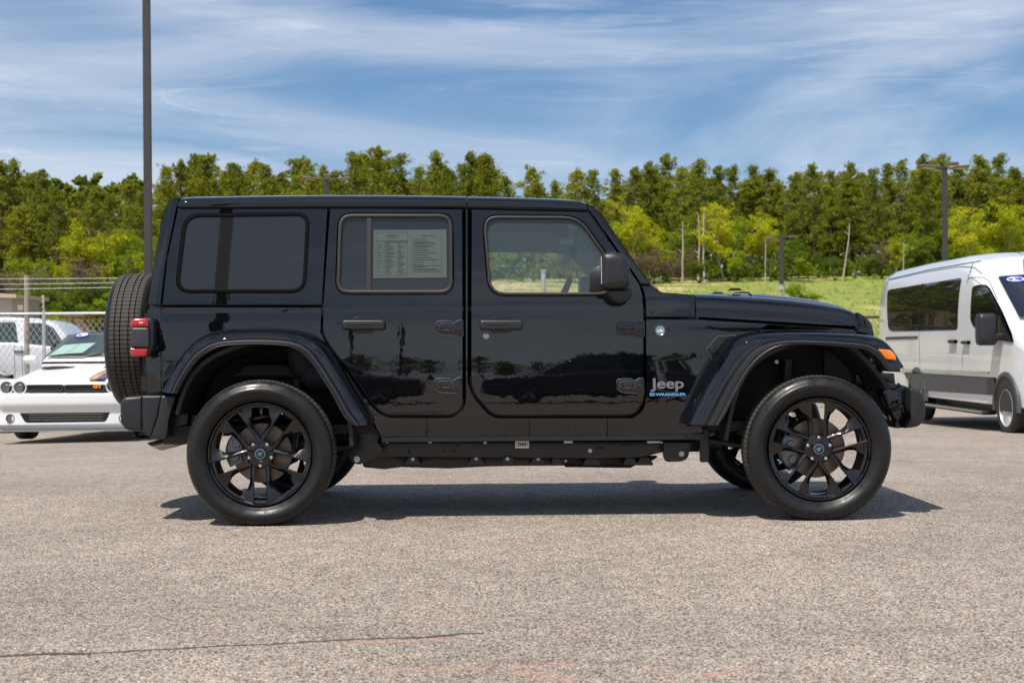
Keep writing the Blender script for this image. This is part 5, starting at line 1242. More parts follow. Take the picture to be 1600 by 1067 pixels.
sw = Vector((1.66, 1.27, 1.19)); B = MB(); axis = Vector((-.88, 0, .42)).normalized(); u = Vector((0, 1, 0)); v = axis.cross(u)
P = [sw+(u*math.cos(2*PI*k/32)+v*math.sin(2*PI*k/32))*.185 for k in range(33)]
B.tube(P, .016, 10); B.box(sw, (.05, .10, .10), bev=.02)
for a in (0, PI, -PI/2): B.tube([sw, sw+(u*math.cos(a)+v*math.sin(a))*.18], .012, 6)
B.tube([sw, sw-axis*.35], .03, 8); B.build('steering_wheel', INTER, suv, 50)
# mirror, cards hanging inside the windscreen
x, z = on([(896, 392)], .80)[0]; B = MB(); B.box((x, .86, z), (.035, .22, .065), bev=.015); B.tube([(x, .93, z), (x+.03, .93, z+.13)], .008, 6); rv = B.build('rear_view_mirror', INTER, suv, 50)
for px, py, w_ in ((886, 378, 22), (895, 354.5, 15)):
    x, z = on([(px, py)], .66)[0]; B = MB(); B.box((x, .66, z), (w_*.0036, .004, .026)); B.build('hanging_card', mat('card_grey', (.45, .47, .46), .7), suv)
# roll-cage bars (far B pillar and sport bar seen through the glass)
B = MB(); zr = 1.70
for y in (.40, WID-.40):
    B.tube([(1.14, y+(.04 if y < 1 else -.04)*0, .55), (1.13, y, 1.2), (1.08, y+(.05 if y < 1 else -.05), zr)], .028, 8)
    B.tube([(1.08, y+(.05 if y < 1 else -.05), zr), (-.30, y+(.05 if y < 1 else -.05), zr)], .028, 8)
    B.tube([(1.08, y+(.05 if y < 1 else -.05), zr), (1.62, y+(.05 if y < 1 else -.05), zr-.005), (1.72, y+(.04 if y < 1 else -.04), zr-.04)], .028, 8)
B.tube([(1.08, .45, zr), (1.08, WID-.45, zr)], .028, 8); B.build('sport_bar', INTER, suv, 50)

# ================================================================== simple road wheel shared by the other cars
CARTY = mat('car_tyre', (.018, .018, .018), .65, bump=(40, .3, .003))
ALLOY = mat('alloy', (.55, .56, .57), .3, metal=.9)
GLB = mat('dark_opening', (.008, .008, .009), .4)
def car_wheel(loc, parent, R=.34, W=.24, spokes=5, axis='X', m=None, face=1):
    """wheel whose axle is along local Y before turning; axis='X' turns it to roll along Y"""
    B = MB(); B.lathe_y([(R*.66, .01), (R*.74, 0), (R*.90, .004), (R*.97, .025), (R, .05), (R, W-.05), (R*.96, W-.02), (R*.66, W)], (0, 0, 0), 40); t = B.build('wheel', CARTY, parent, 50)
    B = MB(); B.lathe_y([(R*.69, .012), (R*.66, .004), (R*.63, .02), (R*.60, .10), (R*.60, W-.05)], (0, 0, 0), 40)
    for k in range(spokes):
        a = 2*PI*k/spokes+.3
        for s_ in (-1, 1):
            c, s2 = math.cos(a+s_*.16), math.sin(a+s_*.16); tx, tz = -s2, c; L = []
            for r, w_, y in ((.04, .022, .03), (R*.35, .018, .022), (R*.64, .028, .018)):
                L.append([(c*r-tx*w_, y+.015, s2*r-tz*w_), (c*r-tx*w_*.5, y, s2*r-tz*w_*.5), (c*r+tx*w_*.5, y, s2*r+tz*w_*.5), (c*r+tx*w_, y+.015, s2*r+tz*w_), (c*r, y+.05, s2*r)])
            B.loft(L)
    B.lathe_y([(.0001, .018), (.05, .022), (.06, .05)], (0, 0, 0), 20); B.build('rim', m or ALLOY, t, 35)
    B = MB(); B.lathe_y([(.0001, .09), (R*.45, .09), (R*.45, .12)], (0, 0, 0), 24); B.build('brake_disc', DISCM, t)
    t.location = loc; t.rotation_euler = (0, 0, {'X': -PI/2, '-X': PI/2, 'Y': 0, '-Y': PI}[axis]); return t
def body_loft(secs, name, m, parent, sub=1):
    """secs: (s, [(halfwidth, z)...]) rings along +Y, mirrored about X=0"""
    rings = []
    for s_, pr in secs: rings.append([(x, s_ if not callable(s_) else s_(x, z), z) for x, z in pr]+[(-x, s_ if not callable(s_) else s_(x, z), z) for x, z in reversed(pr)])
    B = MB(); B.loft(rings); o = B.build(name, m, parent, 40)
    if sub: md = o.modifiers.new('smooth', 'SUBSURF'); md.levels = sub; md.render_levels = sub+1
    return o
def ellipse(cx, cz, rx, rz, n=28): return [(cx+rx*math.cos(2*PI*k/n), cz+rz*math.sin(2*PI*k/n)) for k in range(n)]
STB = mat('sticker_blue', (.02, .05, .42), .5); STW = mat('sticker_paint_white', (.8, .8, .8), .5)

# ================================================================== white muscle coupe (left), nose to camera
YC = 11.1; xc, _ = WY(101.5, 605, YC); zg = H(xc, YC)
cp = empty('parked_coupe', (xc, YC, zg), 0, 'white two-door muscle coupe with orange and black bonnet stripes, facing the camera at the left', 'car')
def L2(ol, d=0): return [(x-xc, z-zg) for x, z in (WY(p[0], p[1], YC+d) for p in ol)]
zh = L2([(100, 597)])[0][1]; zcw = WY(100, 566, YC+1.55)[1]-zg; zrf = WY(150, 521.5, YC+2.6)[1]-zg
def bow(s): return (lambda x, z: s+abs(x)**3*.09*max(0, 1-s/.6))
def sec(s, b, hb, hm, hs, zs, ht, zt, c=.02): return (bow(s), [(.02, b), (hb, b), (hm, b+.10), (hm, (b+zs)/2), (hs, zs), (ht, zt-.008), (.02, zt+c)])
secs = [sec(.16, .16, .72, .80, .80, zh-.10, .70, zh-.06, 0), sec(.13, .15, .80, .88, .87, zh-.07, .76, zh-.02, .005), sec(.17, .15, .84, .93, .91, zh-.03, .74, zh+.012, .01), sec(.35, .15, .88, .955, .93, zh+.01, .70, zh+.06), sec(1.0, .16, .88, .96, .93, zh+.06, .70, zh+.13, .03),
        sec(1.55, .16, .88, .96, .93, zh+.11, .74, zcw-.01, .02), sec(3.2, .16, .88, .965, .93, zh+.14, .74, zcw+.01), sec(4.3, .2, .88, .97, .92, zh+.20, .72, zcw+.03), sec(4.95, .28, .8, .93, .88, zh+.18, .7, zcw), sec(5.03, .35, .75, .85, .8, zh+.10, .6, zcw-.08)]
body = body_loft(secs, 'body', WHITEP, cp, 1)
def csec(s, hb, zb, ht, zt): return (s, [(.02, zb), (hb, zb), (hb-.01, zb+.06), (hb*.5+ht*.5+.03, zb*.45+zt*.55), (ht+.02, zt-.04), (ht-.10, zt), (.02, zt+.02)])
cab = body_loft([csec(1.50, .76, zcw-.05, .73, zcw+.02), csec(1.56, .79, zcw-.05, .75, zcw+.05), csec(2.35, .80, zcw-.05, .65, zrf-.02), csec(2.6, .80, zcw-.05, .64, zrf), csec(3.2, .78, zcw-.05, .60, zrf-.02), csec(4.2, .74, zcw-.05, .58, zcw+.12), csec(4.5, .70, zcw-.05, .6, zcw+.02)], 'roof', WHITEP, cp, 0)
# windshield pane set 8 mm proud of the cabin's front slope
def wsp(u, v, off=.012):           # u -1..1 across, v 0..1 up
    hb, ht = .74, .635; z = (zcw+.045)*(1-v)+(zrf-.045)*v; y = 1.555*(1-v)+2.34*v; hw_ = hb*(1-v)+ht*v
    n = Vector((0, -(zrf-zcw-.07), .79)).normalized(); curve = .0
    return Vector((u*hw_, y-.02*(1-u*u), z+.02+.045*(1-u*u)))+n*off
B = MB(); rows = [[wsp(u, v) for u in lin(-1, 1, 12)] for v in lin(0, 1, 6)]; B.loft(rows, False, False); ws = B.build('windshield', CARG, cp, 80)
B = MB()
B.loft([[wsp(-.93+.65*k/10+(.10+.02*k/10)*v/.43, .03+v, .018) for k in range(11)] for v in (0, .14, .29, .43)], False, False)
B.build('price_sheet', mat('pale_green_paper', (.27, .40, .36), .6), ws, smooth=False, recalc=False)
B = MB(); B.add([wsp(-.60, .03, .021), wsp(-.58, .03, .021), wsp(-.48, .46, .021), wsp(-.50, .46, .021)], [(0, 1, 2, 3)]); B.build('sheet_fold', mat('fold_grey', (.2, .3, .28), .6), ws, smooth=False, recalc=False)
def ell_ws(cu, cv, ru, rv, off): return [wsp(cu+ru*math.cos(2*PI*k/24), cv+rv*math.sin(2*PI*k/24), off) for k in range(24)]
B = MB(); B.add(ell_ws(-.60, .86, .15, .095, .024), [tuple(range(24))]); s1 = B.build('year_sticker', STB, ws, smooth=False, recalc=False)
B = MB(); B.add(ell_ws(-.60, .86, .130, .075, .027), [tuple(range(24))]); B.build('sticker_ring', STW, s1, smooth=False, recalc=False)
p0 = wsp(-.68, .81, .032); text('22', .085, STB, s1, 'lettering', p0, .0005, up=(wsp(0, 1)-wsp(0, 0)), width=.11, bold=.004)
B = MB(); B.tube([(-.64, 1.56, zcw+.075), (-.2, 1.54, zcw+.07), (.05, 1.6, zcw+.11)], .012, 5); B.tube([(.62, 1.56, zcw+.075), (.2, 1.54, zcw+.07)], .012, 5); B.build('wiper', PLAST, cp)
# side glass
for s_ in (-1, 1):
    B = MB(); q = [(s_*.765, 1.75, zcw+.06), (s_*.63, 2.42, zrf-.07), (s_*.60, 3.1, zrf-.09), (s_*.76, 3.3, zcw+.07)]; B.add(q+[(a-s_*.02, b, c) for a, b, c in q], [(0, 1, 2, 3), (7, 6, 5, 4), (0, 4, 5, 1), (1, 5, 6, 2), (2, 6, 7, 3), (3, 7, 4, 0)]); B.build('side_window', CARG, cp, smooth=False)
    B = MB(); B.box((s_*.99, 1.72, zcw+.04), (.20, .12, .12), bev=.04); mo = B.build('door_mirror', WHITEP, cp, 60)
    B = MB(); B.box((s_*.985, 1.785, zcw+.04), (.16, .01, .085)); B.build('mirror_glass', CHROME, mo)
def nose(x, z):
    y = abs(x)**3*.09+max(0, abs(x)-.84)**2*9
    t = (zh-.02-z); k = zh-.155
    if z > k: y += .012
    else: y += -.035*min(1, (k-z)/.012)+.5*max(0, min(.10, k-.13-z))
    return y+.035+max(0, z-(zh-.03))*1.1
B = MB(); zs_ = sorted(set([.15+(zh-.15)*k/22 for k in range(23)]+[zh-.155, zh-.157, zh-.169]))
B.loft([[(x, nose(x, z), z) for x in lin(-.945, .945, 54)] for z in zs_]+[[(x, .16+abs(x)**3*.09+max(0, abs(x)-.84)**2*9, zh+.035) for x in lin(-.92, .92, 54)]], False, False); bmp = B.build('bumper', WHITEP, cp, 40)
md = bmp.modifiers.new('thick', 'SOLIDIFY'); md.thickness = .01; md.offset = 0
def fascia(ol, m, name, y0, parent=cp, r=.004, th=.05):
    """pillow on the bowed nose"""
    return panel(name, ol, m, parent, lambda x, z: nose(x, z)-.006, c=.003, th=th, xstep=.06, step=.03)
band = L2(rpoly([(-8, 614), (-4, 598.5, 3), (207, 596, 3), (211, 612, 3), (204, 614.5)], 2, 3))
gb = fascia(band, GLB, 'grille', -.012)
for a, b in ((41, 97), (100.5, 162)):
    g = L2(rpoly([(a, 612), (a, 601), (b, 600.3), (b, 611.5)], 2.5, 3)); B = MB(); rr = []
    for d, dy in ((0, -.016), (0, -.03), (.012, -.03), (.014, -.012)): rr.append([(x, dy+.008+nose(x, z), z) for x, z in inset(g, d+.0001)])
    B.loft(rr, True, False); B.build('grille_surround', mat('grille_trim', (.05, .05, .055), .3), gb)
for (px, py) in ((7.2, 606), (28.9, 606), (174.4, 604), (196, 603.8)):
    (x, z), = L2([(px, py)]); y = nose(x, z)-.008
    B = MB(); B.lathe_y([(.076, -.01), (.088, -.018), (.090, .01)], (x, y, z), 32); hl = B.build('headlamp', mat('lamp_ring', (.75, .75, .75), .25), cp)
    B = MB(); B.lathe_y([(.0001, -.004), (.035, -.010), (.05, .0), (.078, -.006)], (x, y, z), 24); B.build('lamp_lens', mat('lamp_inner', (.10, .10, .11), .08, coat=1), hl)
(x, z), = L2([(144.5, 606)]); text('GT', .060, mat('orange_badge', (.85, .25, .02), .4), gb, 'lettering', (x, nose(x, z)-.022, z), .002, bold=.004, width=.115)
lg = fascia(L2(rpoly([(27, 644.5, 3), (171, 643, 3), (164, 659.5, 5), (37, 661.3, 5)], 3, 3)), GLB, 'lower_grille', -.010)
B = MB()
for k in range(9):
    x = L2([(48+k*13.5, 652)])[0]; B.box((x[0], nose(x[0], x[1])-.007, x[1]), (.012, .01, .09))
for k in range(3): z = L2([(100, 648+k*4)])[0][1]; B.tube([(x, nose(x, z)-.009, z) for x in lin(-.48, .48, 8)], .005, 4)
B.build('grille_bar', mat('grille_grey', (.03, .03, .032), .5), lg)
for px in (13, 190):
    (x, z), = L2([(px, 654.2)]); y = nose(x, z)+.004
    B = MB(); B.lathe_y([(.045, -.008), (.056, -.012), (.058, .02)], (x, y-.008, z), 24); fl = B.build('fog_lamp', GLB, cp); B = MB(); B.disc_y(.044, (x, y-.012, z), 20, .01); B.build('lamp_lens', mat('fog_glass', (.12, .12, .12), .1, coat=1), fl)
sp = L2(rpoly([(-8, 668), (-6, 664, 2), (206, 661, 2), (208, 666), (200, 670.5, 3), (4, 672.5, 3)], 2, 3)); B = MB(); B.pillow(sp, lambda x, z: -.05+abs(x)**3*.09, lambda x, z: .3, .01, 2); B.build('front_splitter', mat('splitter_grey', (.20, .21, .22), .5), cp, 50)
# bonnet features (on the sloping lid)
def hz(s, x): return zh+.075+(zcw-zh-.06)*max(0, (s-.35))/1.2*1.0
def lid(x, s): 
    import bisect
    S_ = [.05, .35, 1.0, 1.55]; Z_ = [zh+.018, zh+.070, zh+.148, zcw+.005]
    return float(np.interp(s, S_, Z_))-.06*max(0, abs(x)-.45)**1.5
for cx in (-.42, .42):
    B = MB(); pr = []
    for k in range(9):
        x = cx-.22+.44*k/8; e = math.sin(PI*k/8); pr.append([(x, 1.10-.04*e, lid(x, 1.10)-.01), (x, 1.10-.05*e, lid(x, 1.10)+.006+.020*e), (x, 1.18+.02*e, lid(x, 1.18)+.004+.012*e), (x, 1.20, lid(x, 1.2)-.01)])
    B.loft(pr, True, True); B.build('bonnet_scoop', mat('scoop_dark', (.05, .02, .015), .5), cp, 50)
def stripe(w0, w1, m):
    B = MB(); A = []; C = []
    for k in range(26):
        t = k/25; s = .06+t*1.45; 
        def px_(w): return .30+w+.05*t*t
        for w_, LL in ((w0, A), (w1, C)):
            x = px_(w_); LL.append((x, s, lid(x, s)+.016))
    B.loft([A, C], False, False); return B.build('bonnet_stripe', m, cp, 60)
OR = mat('stripe_orange', (.85, .33, .01), .35, coat=1); BK = mat('stripe_black', (.015, .015, .018), .35, coat=1)
stripe(-.015, .0, BK); stripe(.0, .085, OR); stripe(.085, .19, BK); stripe(.235, .27, BK); stripe(.315, .335, BK)
for s_, y in ((-1, .98), (1, .98), (-1, 3.93), (1, 3.93)):
    car_wheel((s_*.93, y, .355), cp, .358, .245, 5, 'X' if s_ < 0 else '-X', RIMM)
B = MB()
for y in (.98, 3.93): B.box((0, y, .45), (1.86, .8, .5))
B.box((0, 2.4, .28), (1.6, 3.8, .16)); B.build('underbody', GLB, cp)

# ================================================================== white passenger van (right)
XV = 7.73; YV = 10.3; zv = -.235
van = empty('parked_van', (XV, YV, zv), -PI/2, 'white high-roof passenger van with grey lower cladding parked at the right edge', 'van')
def V2(ol, X=XV):
    o = []
    for p in ol: y, z = WX(p[0], p[1], X); o.append((YV-y, z-zv))
    return o
VW = 2.06
def vlean(z): return max(0, z-1.25)*.035+max(0, z-1.6)**2*.16+max(0, .75-z)*.05
def vT(x):
    xs = [-5.90, -5.80, -4, -2.1, -1.5, -1.12, .06, .30, .75, 1.0]; zs = [2.33, 2.37, 2.40, 2.40, 2.29, 2.03, 1.44, 1.36, 1.16, .95]; return float(np.interp(x, xs, zs))
secs = []
rings = []
for x in [-5.92, -5.86, -5.5, -4, -2.8, -2.3, -2.0, -1.8, -1.6, -1.5, -1.3, -1.15, -1.12, -.8, -.4, 0, .06, .20, .40, .65, .85, .97, 1.02]:
    T = vT(x); ex = 0 if x < .3 else .30*((x-.3)/.7)**2; ex += .05 if x < -5.88 else 0; bz = .38
    zs = [(.03, bz-.03), (0, bz-.01), (0, .75), (0, min(1.0, T-.23)), (0, min(1.25, T-.225)), *[(0, min(zz, T-.22+.002*q)) for q, zz in enumerate((1.38, 1.5, 1.62, 1.74, 1.86, 1.98, 2.1, 2.2))], (0, T-.20), (.035, T-.11), (.10, T-.04), (.22, T-.005), (.5, T+.03), (VW/2-.02, T+.045)]
    R = [(x, y+vlean(z)+ex*(1-y/1.0), z) for y, z in zs]; R += [(x, VW-y, z) for (x, y, z) in reversed(R)]; rings.append(R)
B = MB(); B.loft(rings); vb = B.build('body', mat('van_white', (.66, .675, .69), .32, coat=1, bump=(1.2, .12, .01)), van, 40)
def vp(ol, m, name, off=.006, r=.004, th=.03, parent=van, n=2):
    return panel(name, ol, m, parent, lambda x, z: vlean(z)-off, c=min(r, .006), th=th, step=.06)
SEAM = mat('panel_gap', (.05, .05, .05), .6)
win = vp(V2(rpoly([(1381.5, 453, 5), (1496, 434, 5), (1496, 515.5, 5), (1388, 518, 9)], 4, 4)), VANG, 'side_window')
B = MB(); a, b = V2([(1436, 443)])[0], V2([(1436.5, 517)])[0]; B.tube([(a[0], vlean(a[1])-.012, a[1]), (b[0], vlean(b[1])-.012, b[1])], .008, 5); B.build('window_divider', GLB, win)
dwin = vp(V2(rpoly([(1515, 447, 6), (1531, 443.5, 7), (1540, 450, 5), (1562, 486, 2), (1583, 533, 2), (1560, 530, 3), (1548, 516, 4), (1522, 513, 6), (1515.5, 500, 4)], 4, 4)), VANG, 'door_window')
vp(V2(rpoly([(1560, 490, 1), (1584, 535, 2), (1559, 531, 3)], 2, 3)), PLAST, 'mirror_sail', .012)
clad = vp(V2(rpoly([(1413, 582, 3), (1556, 590, 2), (1556, 617.5, 2), (1428, 609, 3)], 2, 3)), mat('grey_cladding', (.065, .067, .07), .55), 'side_cladding', .022, .01, .05)
def vline(pts, name, r=.005, m=SEAM, parent=vb):
    B = MB(); B.tube([(x, vlean(z)-.0005, z) for x, z in V2(pts)], r, 5); return B.build(name, m, parent)
vline([(1506, 612), (1503.5, 560), (1505.5, 440), (1508, 434), (1530, 433.5), (1541, 440), (1556, 468)], 'door_seam')
vline([(1439, 607), (1437, 560), (1436, 520)], 'door_seam'); vline([(1379, 437), (1440, 422), (1509, 410), (1520, 408)], 'gutter_line', .008)
vline([(1509, 410), (1505.5, 436)], 'door_seam')
vp(V2(rpoly([(1384, 526.5), (1434, 525), (1434, 529), (1384, 531)], 1, 2)), SEAM, 'slider_rail', .010)
for px, py in ((1490.5, 534.5), (1511, 536)):
    h = vp(V2(rpoly([(px-5.5, py-3.4), (px+5.5, py-3.6), (px+5.5, py+1.6), (px-5.5, py+1.6)], 2, 3)), PLAST, 'door_handle', .045, .012, .06)
    x, z = V2([(px+1, py+3)])[0]; B = MB(); B.lathe_y([(.0001, -.004), (.045, 0), (.052, .01)], (x, vlean(z)-.006, z), 20); B.build('handle_cup', mat('cup_grey', (.6, .6, .6), .4), h)
# body crease (raised swage)
vp(V2(rpoly([(1378, 562, 2), (1396, 561, 6), (1412, 577, 4), (1546, 581, 2), (1546, 583.5, 1), (1410, 580, 3), (1394, 566, 5), (1378, 566, 1)], 2, 3)), mat('van_white2', (.66, .675, .69), .32, coat=1), 'body_swage', .014, .010, .05)
# windshield pane
def vws(u, v, off): 
    x = -1.10*(v)+.03*(1-v); z = vT(x)+.045; n = Vector((.86, 0, 1.14)).normalized(); n = Vector((.86, 0, 1.17)).normalized()
    y0 = .24+.02*0+vlean(z)*.55; y0 = .17*(1-v)+.30*v; return Vector((x, y0+(VW-2*y0)*u, z-.012*(abs(u-.5)*2)**3*2.2))+n*off
B = MB(); B.loft([[vws(u, v, .012) for u in lin(0, 1, 14)] for v in lin(0, 1, 6)], False, False); vw = B.build('windshield', VANG, van, 80)
def ews(cu, cv, ru, rv, off): return [vws(cu+ru*math.cos(2*PI*k/28), cv+rv*math.sin(2*PI*k/28), off) for k in range(28)]
B = MB(); B.add(ews(.135, .885, .085, .070, .018), [tuple(range(28))]); s1 = B.build('year_sticker', STB, vw, smooth=False, recalc=False)
B = MB(); R1 = ews(.135, .885, .076, .058, .020); R2 = ews(.135, .885, .066, .048, .020); B.loft([R1, R2], True, False); B.build('sticker_ring', STW, s1, smooth=False, recalc=False)
p0 = vws(.093, .858, .022); text('23', .115, STW, s1, 'lettering', p0, .001, xdir=(0, 1, 0), up=(vws(.5, 1, 0)-vws(.5, 0, 0)), width=.15, bold=.003)
B = MB(); B.add([vws(.22, .10, .016), vws(.42, .10, .016), vws(.42, .45, .016), vws(.22, .45, .016)], [(0, 1, 2, 3)]); B.build('price_sheet', mat('pale_green_paper2', (.45, .62, .55), .6), vw, smooth=False, recalc=False)
B = MB(); B.tube([vws(.02, .0, .03), vws(.25, .03, .03), vws(.40, .10, .03)], .014, 5); B.build('wiper', PLAST, van)
B = MB(); B.tube([(-.45, .42, vT(-.95)-.05), (-.50, .42, vT(-.95)+.30)], .006, 4); B.build('antenna', PLAST, van)
# front face: lamp, grille, bumper
B = MB(); B.box((.99, VW/2, .98), (.10, 1.2, .26), bev=.03); B.build('grille', GLB, van)
for y in (.28, VW-.28): B = MB(); B.box((.88, y, 1.02), (.25, .34, .24), Matrix.Rotation(.35 if y < 1 else -.35, 3, 'Z'), bev=.05); B.build('headlamp', mat('clear_lamp', (.55, .56, .58), .1, coat=1), van, 50)
B = MB(); B.box((.98, VW/2, .60), (.24, 1.72, .36), bev=.08); B.build('front_bumper', mat('grey_cladding', (.065, .067, .07), .55), van, 50)
# mirror
x, z = V2([(1541, 514)], XV-.18)[0]
B = MB(); B.pillow([(a, b) for a, b in rpoly([(x-.10, z-.21, .05), (x-.11, z+.15, .05), (x-.07, z+.20, .06), (x+.09, z+.20, .07), (x+.12, z-.15, .06), (x+.07, z-.21, .05)], .05, 5)], -.30, -.06, .05, 4, True); mo = B.build('door_mirror', PLAST, van, 60)
B = MB(); B.box((x+.07, -.02, z-.10), (.10, .20, .10), bev=.03); B.build('mirror_arm', PLAST, mo)
B = MB(); B.box((x-.10, -.20, z-.14), (.05, .10, .14), bev=.02); B.build('indicator', mat('clear_lamp2', (.6, .6, .6), .15), mo)
# wheels, arches, step
for xx, yy, ax in ((0, -.01, 'Y'), (-3.75, -.01, 'Y'), (0, VW+.01, '-Y'), (-3.75, VW+.01, '-Y')):
    w = car_wheel((xx, yy, .345), van, .35, .22, 11, ax, mat('wheel_cover', (.62, .62, .63), .35, metal=.6))
for xx in (0, -3.75):
    B = MB(); rr = []
    for k in range(15):
        a = PI*(-.03+1.06*k/14); c, s_ = math.cos(a), math.sin(a)
        rr.append([(xx+c*.395, -.004, .345+s_*.395), (xx+c*.405, -.020, .345+s_*.405), (xx+c*.455, -.016, .345+s_*.455), (xx+c*.462, .02, .345+s_*.462), (xx+c*.395, .03, .345+s_*.395)])
    B.loft(rr); B.build('wheel_arch_trim', mat('grey_cladding', (.065, .067, .07), .55), van, 50)
    B = MB(); B.pillow([(xx+.40*math.cos(PI*k/14), .345+.40*math.sin(PI*k/14)) for k in range(15)]+[(xx-.40, .30), (xx+.40, .30)], -.003, .03, .001, 1); B.build('wheel_well', GLB, van)
B = MB(); B.box((-2.1, .02, .25), (2.9, .18, .05), bev=.015); st = B.build('side_step', PLAST, van); B = MB(); B.box((-2.1, -.072, .262), (2.8, .01, .02)); B.build('step_trim', ALLOY, st)
B = MB(); B.box((-2.4, VW/2, .30), (5.6, 1.5, .18)); B.box((-1.9, .30, .32), (2.6, .2, .12)); B.build('chassis', GLB, van)

# ================================================================== generic sedan
def sedan(loc, rz, label, col, group=None, s=1.0):
    r = empty('parked_sedan', loc, rz, label, 'car', group); r.scale = (s, s, s); P = mat('sedan_paint_%d' % int(col[0]*1000), col, .35, coat=1)
    def q(s_, b, hm, zs, ht, zt): return (s_, [(.02, b), (hm-.08, b), (hm, b+.12), (hm, (b+zs)/2), (hm-.03, zs), (ht, zt), (.02, zt+.02)])
    body_loft([q(-2.35, .3, .70, .62, .6, .66), q(-2.30, .22, .82, .66, .7, .70), q(-1.9, .18, .89, .72, .72, .80), q(-1.0, .18, .90, .86, .74, .95), q(1.2, .18, .90, .92, .74, 1.0), q(2.0, .2, .89, .92, .72, 1.03), q(2.3, .3, .82, .88, .7, .98), q(2.36, .4, .7, .8, .6, .9)], 'body', P, r, 1)
    def c(s_, hb, ht, zt): return (s_, [(.02, .90), (hb, .90), (hb-.02, .97), (ht+.02, zt-.08), (ht-.10, zt), (.02, zt+.02)])
    body_loft([c(-1.05, .74, .72, .96), c(-.25, .78, .60, 1.42), c(.6, .78, .58, 1.45), c(1.2, .76, .56, 1.36), c(1.75, .72, .62, 1.02)], 'cabin', CARG, r, 0)
    body_loft([(-.25, [(.02, 1.425), (.50, 1.415), (.56, 1.37), (.57, 1.39), (.50, 1.44), (.02, 1.455)]), (.6, [(.02, 1.455), (.49, 1.445), (.55, 1.40), (.56, 1.42), (.49, 1.47), (.02, 1.485)]), (1.25, [(.02, 1.36), (.47, 1.35), (.53, 1.31), (.54, 1.33), (.47, 1.375), (.02, 1.39)])], 'roof', P, r, 0)
    for s_ in (-1, 1):
        for y in (-1.4, 1.4): car_wheel((s_*.90, y, .33), r, .33, .22, 5, 'X' if s_ < 0 else '-X')
        B = MB(); B.box((s_*.62, -2.27, .62), (.30, .12, .13), bev=.03); B.build('headlamp', mat('clear_lamp', (.55, .56, .58), .1, coat=1), r)
        B = MB(); B.box((s_*.95, -.78, 1.0), (.16, .10, .11), bev=.03); B.build('door_mirror', P, r)
    return r
X, Y = at(-98, 24.5); sedan((X, Y, H(X, Y)), rad(-90+180), 'white car barely showing at the left edge beyond the fence', (.72, .73, .75))
X, Y = at(205, 33); sedan((X, Y, H(X, Y)), rad(-82), 'white sedan behind the fence whose roof shows above the coupe windshield', (.70, .70, .71))

# ================================================================== white pickup behind the fence
YP = 22.2; xp, _ = WY(50, 560, YP); zp = H(xp, YP)
pk = empty('parked_pickup', (xp, YP, zp), 0, 'white crew-cab pickup truck behind the chain-link fence at the left', 'pickup truck')
def K2(ol): return [(x-xp, z-zp) for x, z in (WY(p[0], p[1], YP) for p in ol)]
pw = mat('pickup_white', (.62, .64, .67), .35, coat=1, bump=(2, .15, .01))
lo = rpoly([(-40, 612), (-60, 606), (-60, 534, 3), (20, 535, 0), (95, 543, 4), (140, 546, 10), (150, 560, 6), (150, 600, 4), (140, 612), (118, 612), (114, 597, 5), (98, 590, 5), (82, 597, 5), (78, 612), (0, 612), (-4, 597, 5), (-18, 590, 5), (-32, 597, 5), (-36, 612)], 3, 3)
B = MB(); B.pillow(K2(lo), 0, 1.95, .06, 4, True); B.build('body', pw, pk, 50)
cb = rpoly([(-58, 538), (-46, 499, 8), (0, 494.5, 10), (60, 497.5, 10), (82, 505, 8), (104, 530, 4), (110, 546)], 4, 4)
B = MB(); ol = ccw(K2(cb)); B.pillow(ol, lambda x, z: .04+max(0, z-1.2)*.22, lambda x, z: 1.91-max(0, z-1.2)*.22, .07, 4, True); cbo = B.build('cab', pw, pk, 50)
for ol, nm in ((rpoly([(-42, 536), (-34, 504, 4), (18, 502.5, 4), (25, 536)], 3, 3), 'rear_window'), (rpoly([(42, 538), (37, 504, 4), (62, 504.5, 6), (78, 511, 4), (95, 534, 4), (93, 541)], 3, 3), 'front_window')):
    B = MB(); B.pillow(K2(ol), lambda x, z: .028+max(0, z-1.2)*.22, lambda x, z: .08+max(0, z-1.2)*.22, .004, 1); B.build(nm, CARG, cbo, 50)
for px in (-18, 98):
    x, _ = K2([(px, 600)])[0]; car_wheel((x, -.02, .38), pk, .39, .26, 6, 'Y'); car_wheel((x, 1.97, .38), pk, .39, .26, 6, '-Y')
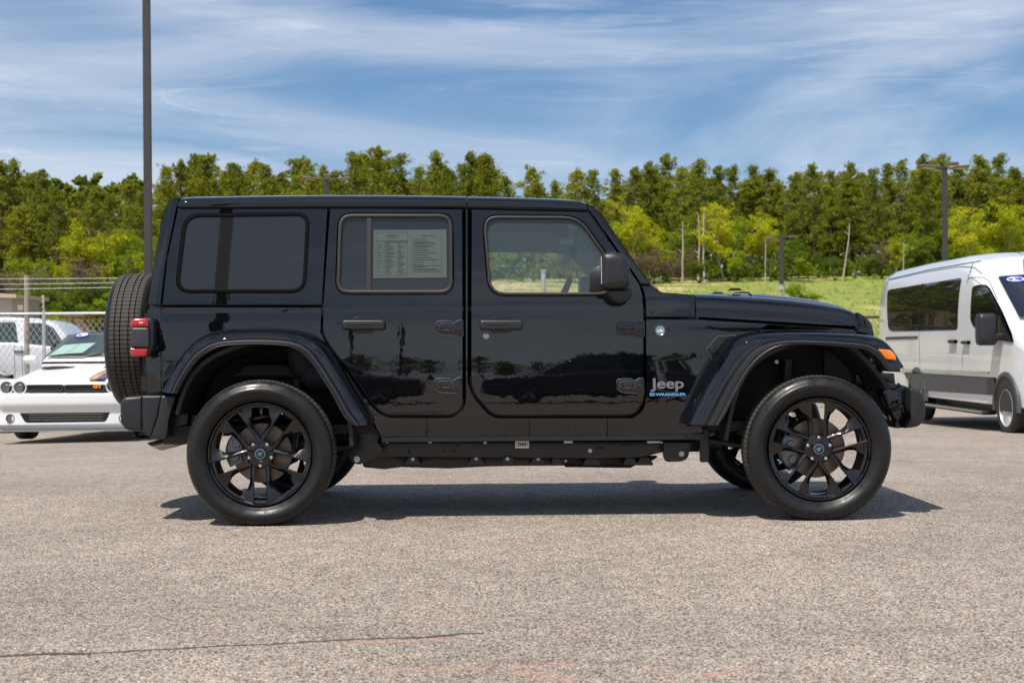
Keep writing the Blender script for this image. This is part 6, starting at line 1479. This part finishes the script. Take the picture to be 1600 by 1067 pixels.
for px in (22, 34):
    a, b = K2([(px, 540)])[0], K2([(px+2, 600)])[0]; B = MB(); B.tube([(a[0], -.001, a[1]), (b[0], -.001, b[1])], .006, 4); B.build('door_seam', SEAM, pk)
x, z = K2([(30, 549)])[0]; B = MB(); B.box((x, -.02, z), (.2, .03, .035), bev=.01); B.build('door_handle', PLAST, pk)
x, z = K2([(88, 540)])[0]; B = MB(); B.box((x, -.12, z), (.14, .2, .22), bev=.04); B.build('door_mirror', PLAST, pk)

# ================================================================== what the glossy side reflects, behind the camera
for k, (x, y, c) in enumerate(((-8.2, -21, (.02, .022, .025)), (-2.4, -22, (.03, .01, .01)), (3.4, -21.5, (.015, .018, .03)), (9.3, -22, (.05, .05, .055)))):
    sedan((x, y, H(x, y)), rad(90) if k % 2 else rad(-90), ['very dark grey sedan parked behind the camera, farthest to the left', 'dark maroon sedan parked behind the camera', 'dark navy sedan parked behind the camera', 'grey sedan parked behind the camera, farthest to the right'][k], c)
def bpole(x, y, h, label, w_=.16):
    r = empty('lamp_pole', (x, y, H(x, y)), 0, label, 'lamp pole'); B = MB(); B.box((0, 0, h/2), (w_, w_, h)); B.build('pole', POLE, r)
    for s_ in (-1, 1): B = MB(); B.tube([(0, 0, h-.1), (s_*.5, 0, h-.06)], .035, 6); B.box((s_*.85, 0, h-.04), (.75, .36, .12), bev=.03); B.build('lamp_head', mat('lamp_head', (.13, .095, .08), .5), r)
bpole(-3.9, -19, 10.5, 'dark lamp pole close behind the camera', .22); bpole(-7.1, -128, 9.5, 'twin-headed lamp pole far behind the camera, right one of two', .3); bpole(-11.6, -126, 9.0, 'twin-headed lamp pole far behind the camera, left one of two', .3)
src = [o for o in bpy.data.objects if o.name.split('.')[0] == 'pine_tree' and o.parent is None][:5]
for k in range(64):
    c = copy_tree(src[k % 5]); c.location = (-110+k*3.5+random.uniform(-2, 2), -160+random.uniform(-10, 10), 0); s_ = random.uniform(.22, .36); c.scale = (s_*3.6, s_*3.6, s_)
    tag(c, 'pine in the low wood far behind the camera', 'tree', 'pines far behind the camera')
